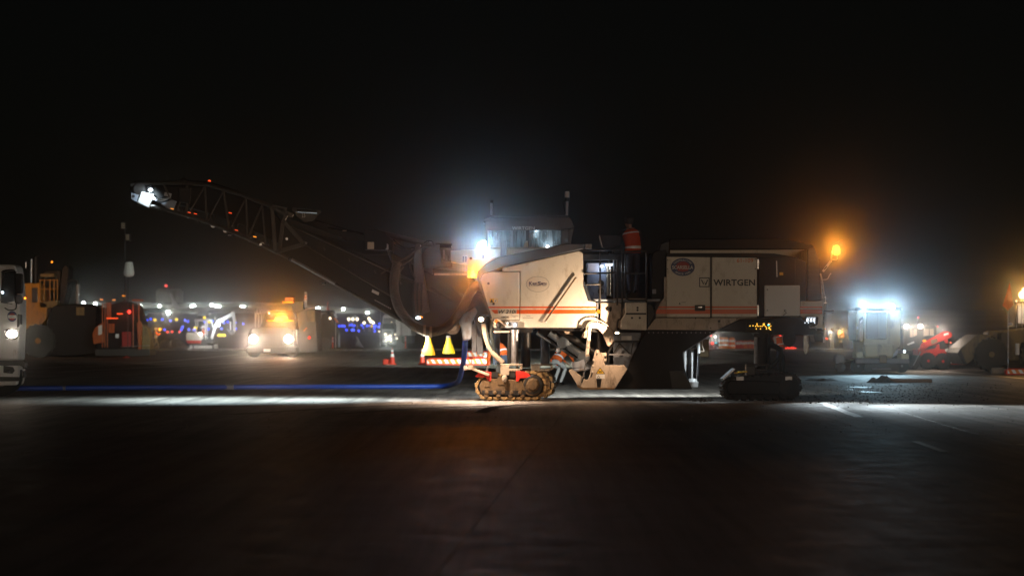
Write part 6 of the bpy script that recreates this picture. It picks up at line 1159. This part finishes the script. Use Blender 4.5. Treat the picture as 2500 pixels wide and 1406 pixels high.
lamp_ap = thing('apron_lamp', 'single white apron lamp under the airliner tail', 'lamp', (X(410,AY-15), AY-15, fz(AY-15))); MB().ball(P(411,763,AY-15), 0.28).build('bulb', 'e_far', lamp_ap); MB().cyl(P(411,764,AY-15), (X(411,AY-15),AY-15,fz(AY-15)), 0.05).build('post', 'dark', lamp_ap); lamp('bulb_light', 'POINT', P(411,766,AY-24), 120, (1,.95,.8), lamp_ap, radius=0.8)
# taxiway lights
def field_y(py):                      # depth at which the rising field is seen on row py
    lo, hi = 172.0, 392.0
    for _ in range(40):
        mid = (lo+hi)/2
        if Z(py, mid) > terrain_z(mid)+0.22: lo = mid
        else: hi = mid
    return lo
tl0 = {}
def taxi(px, py, kind):
    Yt = field_y(py); sc = (Yt+D)/520.0
    t = thing('taxiway_light', {'b':'blue taxiway edge light glowing in the dark field','y':'yellow taxiway light glowing among the blue ones','r':'small red light low in the dark field'}[kind], 'taxiway light', (X(px,Yt), Yt, terrain_z(Yt)), {'b':'blue taxiway lights','y':'yellow taxiway lights','r':'red field lights'}[kind])
    if kind not in tl0:
        a = MB().lathe((0,0,0), [(.12,0),(.12,.06),(.04,.08),(.04,.3)], 8).build('stem', 'dark', t, local=True); b = MB().ball((0,0,.45), .19 if kind != 'y' else .34, None, .19 if kind != 'y' else .28, 10, 6).build('lens', {'b':'e_taxi_blue','y':'e_taxi_yellow','r':'e_red'}[kind], t, local=True); tl0[kind] = (a, b)
    else:
        for o in tl0[kind]: c = o.copy(); COL.objects.link(c); c.parent = t
    t.scale = (sc,)*3
blue = [(353,779),(359,783),(368,780),(396,781),(416,784),(452,783),(459,786),(446,799),(443,805),(461,805),(474,805),(509,804),(541,803),(500,787),(518,785),(547,789),(556,787),(576,789),(594,791),(576,803),(828,797),(835,796),(841,797),(846,806),(852,795),(858,794),(865,796),(859,806),(864,806),(876,808),(883,795),(888,801),(896,796),(902,796),(913,797),(917,796),(924,799),(914,801),(915,809),(827,818),(310,778),(316,779),(402,805),(926,791),(911,792)]
for px, py in blue: taxi(px, py, 'b')
for px, py in ((378,782),(431,781),(511,787),(907,797)): taxi(px, py, 'y')
for px, py in ((409,811),(420,810),(438,810)): taxi(px, py, 'r')
for px, py in ((479,801),(541,819)):
    Yt = field_y(py-3); t = thing('airfield_sign', 'glowing yellow airfield sign '+('behind the excavator cab' if px < 500 else 'under the excavator boom'), 'sign', (X(px,Yt), Yt, terrain_z(Yt))); w_ = S(6 if px < 500 else 10,Yt); zc = Z(py,Yt)-terrain_z(Yt)
    MB().box(-w_,w_,-.1,.1,zc-S(3.5,Yt),zc+S(3.5,Yt)).build('panel', 'e_sign', t, 0.1, local=True); MB().box(-w_*.8,-w_*.7,-.05,.05,0,zc).box(w_*.7,w_*.8,-.05,.05,0,zc).build('leg', 'dark', t, local=True)
for k, (px, py) in enumerate(((851.5,779),(861.5,779),(872,779),(901,778),(905,784),(911,787.5),(889,788),(806,790))):
    Yt = 235.0; t = thing('field_lamp', 'pale globe lamp on a short post above the blue lights', 'lamp', (X(px,Yt), Yt, terrain_z(Yt)), 'globe lamps in the field'); zc = Z(py,Yt)-terrain_z(Yt); MB().cyl((0,0,0), (0,0,zc), 0.06).build('post', 'hose_grey', t, local=True); MB().ball((0,0,zc), 0.17).build('globe', 'e_globe', t, local=True)

# tell look-alikes apart by their order
ORD = ['first','second','third','fourth','fifth','sixth','seventh','eighth','ninth','tenth','eleventh','twelfth','thirteenth','fourteenth']
for grp, txt in (('hangar wall lamps','bright wall lamp on the far hangar, {} from the truck side'),('far row of red delineators','small red delineator, {} from the drum in the far row'),('globe lamps in the field','pale globe lamp on a short post, {} from the roller flag'),('yellow taxiway lights','yellow taxiway light, {} from the paver among the blue ones'),('red field lights','small red field light, {} from the walking worker')):
    for k, o in enumerate(sorted((o for o in bpy.data.objects if o.parent is None and o.get('group') == grp), key=lambda o: (o.matrix_world.translation.x if o.type == 'EMPTY' else o.data.vertices[0].co.x) if o.type != 'EMPTY' else o.location.x)): o['label'] = txt.format(ORD[k])
# ------------------------------------------------------------------ the night haze
hz_m = bpy.data.materials.new('haze'); hz_m.use_nodes = True; n = hz_m.node_tree.nodes; n.clear()
pv = n.new('ShaderNodeVolumePrincipled'); pv.inputs['Color'].default_value = (0.92,0.94,0.97,1); pv.inputs['Density'].default_value = 0.001; pv.inputs['Anisotropy'].default_value = 0.991
oo = n.new('ShaderNodeOutputMaterial'); hz_m.node_tree.links.new(pv.outputs[0], oo.inputs['Volume'])
hzb = MB().box(-300, 300, -75, 420, -1.2, 9.6).build('haze', hz_m); hzb['kind'] = 'stuff'
